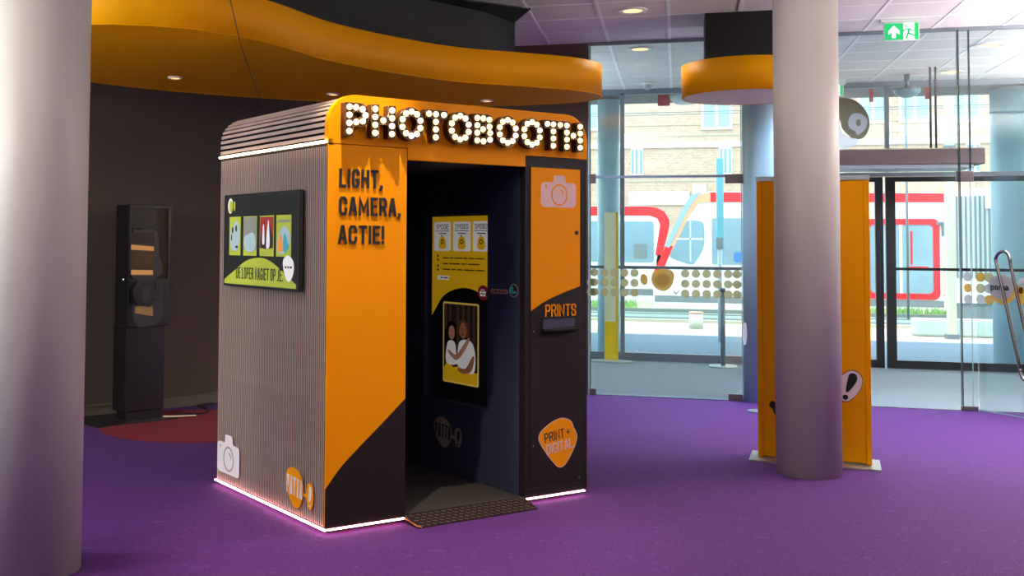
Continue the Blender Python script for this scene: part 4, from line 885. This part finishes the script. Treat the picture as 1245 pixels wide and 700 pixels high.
# ramp
ra_ = prism('ramp', [(-0.125, 0.0), (0.0, 0.0), (0.0, 0.042), (-0.006, 0.042), (-0.125, 0.004)], 0.497, 1.318, M_bk, bo, 'x')
bm = bmesh.new(); sl_ = math.atan2(0.038, 0.119)
for j in range(5):
    for i in range(19):
        c = Vector((0.525 + i * 0.0425 + (0.021 if j % 2 else 0), -0.112 + j * 0.024, 0)); c.z = 0.004 + (c.y + 0.125) * math.tan(sl_) + 0.0012
        if c.x > 1.30: continue
        a = 0.5; hl, hw = 0.014, 0.0036
        vs = []
        for zz in (0, 0.0015):
            for du, dv in ((-hl, -hw), (hl, -hw), (hl, hw), (-hl, hw)):
                x = du * math.cos(a) - dv * math.sin(a); y = -(du * math.sin(a) + dv * math.cos(a)) * 0.75
                vs.append(bm.verts.new((c.x + x, c.y + y, c.z + y * math.tan(sl_) + zz)))
        bm.faces.new(vs[4:]); 
        for q in range(4): bm.faces.new((vs[q], vs[(q + 1) % 4], vs[4 + (q + 1) % 4], vs[4 + q]))
o = fin(bm, 'tread_bars', mat('tread_bar_metal', (118, 100, 84), 0.4, 0.5), ra_); o['kind'] = 'stuff'
tube('led_wire', [(0.485, 0.0, 0.028), (0.50, -0.03, 0.022), (0.497, -0.10, 0.012), (0.51, -0.135, 0.008)], 0.004, mat('wire_orange', (200, 120, 70), 0.5), bo, False, 2)
# feed cable from the ceiling to the booth roof
pts = smooth_loop([(-2.363, 5.977, 2.285), (-2.362, 5.88, 2.356), (-2.37, 5.82, 2.42), (-2.382, 5.72, 2.539), (-2.384, 5.6, 2.668), (-2.393, 5.5, 2.848), (-2.429, 5.099, 3.57)], 4, False)
o = tube('hanging_cable', pts, 0.0028, M_ink, None, False, 2); tag(o, 'thin dark cable running down from the ceiling to the booth roof', 'cable')

# ------------------------------------------------------------------ outside: street, trams, building
M_pave, mp = brick_mat('blue_paving', (104, 124, 138), (94, 114, 130), (80, 98, 114), 5.0, 0.5, 0.25)
M_beige = mat('beige_paving', (176, 168, 146), 0.9, noise=0.08, nscale=3); M_road = mat('road_asphalt', (128, 144, 136), 0.9, noise=0.1, nscale=0.8); M_grass = mat('grass_green', (130, 168, 96), 0.9, noise=0.25, nscale=3)
M_rail = mat('rail_grey', (110, 118, 112), 0.5)
gr = lambda n_, y0, y1, z, m_: S(box(n_, -14, 22, y0, y1, z - 0.2, z, m_))
gr('pavement', 14.66, 19.2, -0.02, M_pave)
gr('footpath', 19.2, 22.4, -0.02, M_beige)
gr('road', 22.4, 26.2, -0.05, M_road)
gr('track_bed', 26.2, 33.0, -0.04, M_beige)
gr('far_pavement', 33.0, 60.0, -0.03, M_beige)
S(box('kerb', -14, 22, 22.3, 22.45, -0.05, 0.03, M_beige)); S(box('kerb', -14, 22, 26.15, 26.3, -0.05, 0.03, M_rail))
S(box('tram_rail', -14, 22, 24.0, 24.07, -0.05, -0.03, M_rail)); S(box('tram_rail', -14, 22, 25.4, 25.47, -0.05, -0.03, M_rail))
# grass strips
for x0, x1, y0, y1, nm, lb in ((3.6, 8.0, 26.4, 27.3, 'grass_strip', 'strip of green grass along the tram track at the right'), (-4.0, -1.0, 26.4, 28.5, 'grass_strip', 'strip of green grass beyond the road at the left')):
    bm = bmesh.new()
    for k in range(900):
        x = random.uniform(x0, x1); y = random.uniform(y0, y1); h = random.uniform(.05, .22); a = random.uniform(0, PI); c, s_ = math.cos(a) * .05, math.sin(a) * .05
        bm.faces.new([bm.verts.new((x - c, y - s_, -0.04)), bm.verts.new((x + c, y + s_, -0.04)), bm.verts.new((x + random.uniform(-.06, .06), y, -0.04 + h))])
    o = fin(bm, nm, M_grass); o['kind'] = 'stuff'; tag(o, lb, 'grass')
# bollard
b_ = empty('bollard', (0.33, 20.8, -0.02)); tag(b_, 'short white concrete bollard on the footpath seen through the window', 'bollard')
cylz('post', 0, 0, 0, 0.27, 0.125, mat('bollard_white', (200, 200, 190), 0.7), b_, 32); cylz('band', 0, 0, 0.27, 0.31, 0.128, mat('bollard_band', (196, 160, 140), 0.6), b_, 32)
# low bench block at right on the pavement
o = box('concrete_block', 3.95, 5.6, 20.4, 20.8, -0.02, 0.28, mat('concrete_pale', (176, 190, 186), 0.8), None, 0.04); tag(o, 'long low pale concrete block on the pavement at the right', 'block')
# trams
M_tw = mat('tram_white', (214, 218, 220), 0.3); M_tr = mat('tram_red', (222, 36, 40), 0.35); M_tg = mat('tram_glass', (124, 150, 162), 0.25, noise=0.25, nscale=1.2); M_tgr = mat('tram_grey', (110, 118, 122), 0.5); M_tbl = mat('tram_blue_fairing', (140, 166, 200), 0.4); M_tor = mat('tram_orange_edge', (236, 160, 120), 0.4)
def side(name, contours, y, d_, m_, parent): return flat(name, contours, d_, MF(0, y, 0), m_, parent)
ta = empty('tram', (-2.0, 30.4, 0)); tag(ta, 'white tram with rounded red roof edge, the left one of the two trams', 'tram')
off = lambda c: [(p[0] + 2.0, p[1]) for p in c]
body = off([(-9.0, 0.15), (-0.60, 0.15), (-0.55, 1.1), (-0.33, 1.75), (-0.20, 2.15), (-0.33, 2.42), (-0.72, 2.60), (-9.0, 2.60)])
prism('body', [(p[0], max(p[1], -0.03) if p[1] > 0.2 else -0.04) for p in body], 0.0, 2.3, M_tw, ta, 'y')
side('roof_band', [off([(-9.0, 2.58), (-0.74, 2.585), (-0.50, 2.53), (-0.34, 2.44), (-0.21, 2.22), (-0.20, 2.08), (-0.28, 1.72), (-0.40, 1.25), (-0.58, 1.25), (-0.50, 1.75), (-0.45, 2.08), (-0.52, 2.25), (-0.72, 2.33), (-9.0, 2.33)])], 0.0, 0.02, M_tr, ta)
for x0, x1 in ((-2.6, -0.62), (-4.6, -2.75), (-6.6, -4.75)):
    wd_ = side('window', [off(rrect(x0, x1, 1.05, 2.17, .08))], 0.0, 0.015, M_tg, ta)
side('skirt', [off([(-9, 0.15), (-0.6, 0.15), (-0.6, 0.32), (-9, 0.32)])], 0.0, 0.01, M_tgr, ta)
side('seat_panel', [off(rrect(-1.15, -0.80, 1.15, 1.55, .04))], -0.016, 0.005, M_tgr, ta)
tb = empty('tram', (0.0, 28.0, 0)); tag(tb, 'white tram with slanted nose and red outlined doors, the right one of two', 'tram')
bodyb = [(-0.58, -0.04), (6.05, -0.04), (6.05, 2.80), (0.80, 2.86), (0.50, 2.80), (0.22, 2.50), (-0.02, 1.95), (-0.35, 1.2), (-0.60, 0.62)]
prism('body', bodyb, 0.0, 2.3, M_tw, tb, 'y')
side('roof_band', [[(0.80, 2.60), (6.12, 2.58), (6.12, 2.79), (0.80, 2.845)]], 0.0, 0.02, M_tr, tb)
side('nose_edge', [[(0.80, 2.60), (0.80, 2.845), (0.48, 2.79), (0.20, 2.48), (-0.06, 1.90), (-0.34, 1.22), (-0.22, 1.22), (0.08, 1.80), (0.30, 2.30), (0.52, 2.58)]], 0.0, 0.02, M_tor, tb)
side('nose_fairing', [[(0.60, 2.86), (0.34, 2.78), (0.16, 2.5), (-0.08, 1.98), (-0.30, 1.5), (-0.20, 1.45), (0.05, 1.95), (0.26, 2.42), (0.50, 2.76)]], 0.0, 0.03, M_tbl, tb)
side('nose_stripe', [[(-0.28, 1.50), (-0.10, 1.50), (-0.42, 0.72), (-0.56, 0.66), (-0.58, 0.85)]], 0.0, 0.025, M_tr, tb)
side('cab_window', [smooth_loop([(0.16, 2.08), (0.34, 2.14), (0.56, 2.12), (0.64, 2.0), (0.63, 1.50), (0.44, 1.12), (0.32, 1.05), (0.05, 1.13), (-0.16, 1.22), (-0.14, 1.34), (0.0, 1.75)], 4)], 0.0, 0.015, M_tg, tb)
side('window_bar', [[(-0.02, 1.66), (0.62, 1.66), (0.62, 1.70), (-0.02, 1.70)], [(0.30, 1.12), (0.33, 1.12), (0.33, 2.12), (0.30, 2.12)]], -0.016, 0.006, M_tw, tb)
for x0, x1 in ((0.83, 1.60), (1.75, 3.2), (3.35, 4.3)):
    side('window', [rrect(x0, x1, 1.05, 2.20, .06)], 0.0, 0.015, M_tg, tb)
side('seat', [rrect(1.35, 1.62, 1.12, 1.36, .05)], -0.016, 0.01, mat('seat_blue', (50, 110, 190), 0.5), tb)
fr2 = side('door_outline', [rrect(4.35, 5.97, 0.28, 2.19, .14), rrect(4.45, 5.83, 0.42, 2.05, .10)], 0.0, 0.03, M_tr, tb)
side('door_leaf', [rrect(4.45, 5.10, 0.42, 2.05, .02)], 0.0, 0.012, M_tg, tb); side('door_leaf', [rrect(5.16, 5.83, 0.42, 2.05, .05)], 0.0, 0.012, M_tg, tb)
side('door_post', [[(5.10, 0.42), (5.16, 0.42), (5.16, 2.05), (5.10, 2.05)]], 0.0, 0.02, M_tw, tb)
side('hand_rail', [rrect(5.25, 5.72, 1.0, 1.06, .02), rrect(5.34, 5.38, 1.1, 1.9, .01)], -0.014, 0.01, M_tr, tb)
side('skirt', [[(-0.55, 0.10), (6.05, 0.10), (6.05, 0.26), (-0.55, 0.26)]], 0.0, 0.01, M_tgr, tb)
box('coupler', 5.9, 6.3, -0.05, 0.1, 2.05, 2.12, M_tgr, tb); box('mirror', 6.02, 6.15, -0.1, 0.0, 1.78, 2.1, M_tgr, tb)
# street building
M_bb, mp2 = brick_mat('pale_brick', (188, 164, 144), (176, 148, 126), (198, 180, 164), 3.2, 0.5, 0.25)
mp2.inputs['Rotation'].default_value = (PI / 2, 0, 0)
M_band = mat('white_band', (228, 228, 222), 0.7); M_wf = mat('window_white', (236, 238, 236), 0.5); M_wg = mat('house_glass', (150, 196, 200), 0.15)
bd = empty('brick_building', (0, 38, 0)); tag(bd, 'pale brick building with white bands across the street', 'building')
box('wall', -12, 20, 0, 6, 0, 9.5, M_bb, bd)
box('band', -12, 20, -0.06, 0, 4.86, 5.03, M_band, bd); box('band', -12, 20, -0.05, 0, 6.85, 6.95, M_band, bd)
for z in (5.25, 5.62, 3.7): box('ledge', -12, 20, -0.02, 0, z, z + 0.03, mat('ledge_grey', (178, 170, 150), 0.8), bd)
for x0, x1, z0, z1 in ((0.80, 1.80, 5.45, 6.6), (8.45, 9.35, 5.50, 6.55), (5.70, 6.65, 5.55, 6.6), (6.95, 7.9, 5.55, 6.6), (-3.6, -2.6, 5.5, 6.6), (11, 12, 5.5, 6.6)):
    f_ = box('window_frame', x0, x1, -0.06, 0.02, z0, z1, M_wf, bd); xm = (x0 + x1) / 2
    box('pane', x0 + .08, xm - .04, -0.075, -0.061, z0 + .09, z1 - .08, M_wg, f_); box('pane', xm + .04, x1 - .08, -0.075, -0.061, z0 + .09, z1 - .08, M_wg, f_)
for x0 in (-1.53, 1.38, 4.9, 8.9, -4.5):
    f_ = box('slit_window', x0, x0 + 0.40, -0.04, 0.02, 3.93, 4.85, M_wf, bd)
    for q in (0.02, 0.15, 0.30): box('pane', x0 + q, x0 + q + 0.08, -0.055, -0.041, 3.97, 4.80, M_tg, f_)
box('white_plaque', -1.6, 0.4, -0.05, 0.0, 2.9, 3.35, M_band, bd)
box('grey_hatch', 0.5, 0.95, -0.05, 0.0, 3.15, 3.6, mat('hatch_cream', (206, 200, 184), 0.7), bd)
# shelter with vertical ribs
sh = empty('ribbed_shelter', (5.77, 24, -0.05)); tag(sh, 'pale box clad in vertical grey ribs on the street at the right', 'shelter')
box('body', -0.36, 0.40, 0, 0.9, 0.45, 2.75, mat('shelter_pale', (200, 214, 216), 0.6), sh)
for k in range(9): box('rib', -0.35 + k * 0.085, -0.318 + k * 0.085, -0.04, 0.0, 0.95, 2.60, M_tgr, sh)
box('foot', -0.30, 0.34, 0.05, 0.85, 0.0, 0.45, M_tgr, sh)
box('panel', 0.18, 0.40, -0.05, -0.041, 2.35, 2.62, M_wf, sh); box('red_light', 0.40, 0.44, -0.05, 0.03, 2.42, 2.6, M_tr, sh)
# posts
gpz = empty('street_post', (4.43, 20.0, -0.02)); tag(gpz, 'pale green square street post left of the ribbed shelter', 'post')
box('post', -0.06, 0.07, -0.06, 0.06, 0, 5.2, mat('post_green', (190, 214, 170), 0.5), gpz); box('clamp', -0.075, 0.085, -0.075, 0.075, 3.2, 3.25, M_frameg, gpz); box('base', -0.09, 0.10, -0.09, 0.09, 0.0, 0.08, M_frameg, gpz)
cp = empty('sign_post', (0.655, 18.0, -0.02)); tag(cp, 'cyan sign post on the pavement in front of the right tram', 'post')
cylz('pole', 0, 0, 0, 1.65, 0.035, mat('pole_pale', (196, 214, 214), 0.4), cp, 20); box('sign_blade', -0.05, 0.06, -0.03, 0.03, 1.55, 2.93, mat('sign_cyan', (130, 200, 214), 0.45), cp, 0.01); box('collar', -0.06, 0.05, -0.04, 0.04, 1.48, 1.66, M_silver, cp)
np_ = cylz('lamp_post', 0, 0, -0.02, 6.0, 0.025, M_tgr, None, 12); np_.location = (4.75, 25.2, 0); tag(np_, 'thin dark pole with a small box beside the right tram', 'pole')
# red banners under the outside eaves
for x, y, z, w_, h_, lb in ((-0.17, 15.2, 3.42, 0.16, 0.14, 'red banner under the eaves left of the round orange canopy'), (2.455, 15.2, 3.40, 0.05, 0.10, 'small red tag under the eaves left of the bowl lamp'), (3.12, 15.2, 3.42, 0.05, 0.16, 'small red tag under the eaves right of the bowl lamp')):
    o = box('red_banner', x - w_ / 2, x + w_ / 2, y, y + 0.01, z, CEIL + 0.02, M_tr); tag(o, lb, 'banner')
o = empty('eaves_lamp', (0.12, 15.25, CEIL)); tag(o, 'flat white oval lamp under the outside eaves beside the red banner', 'lamp')
cylz('shade', 0, 0, -0.12, -0.02, 0.14, M_wf, o, 32, 0.24); cylz('mount', 0, 0, -0.02, 0.03, 0.05, M_wf, o, 16)
# overhead wires
for y, z in ((27, 4.75), (30, 5.05)):
    o = tube('overhead_wire', [(-14, y, z), (22, y, z)], 0.012, M_tgr, None, False, 1); tag(o, 'thin tram overhead wire, %s one' % ('lower nearer' if y == 27 else 'upper farther'), 'wire')
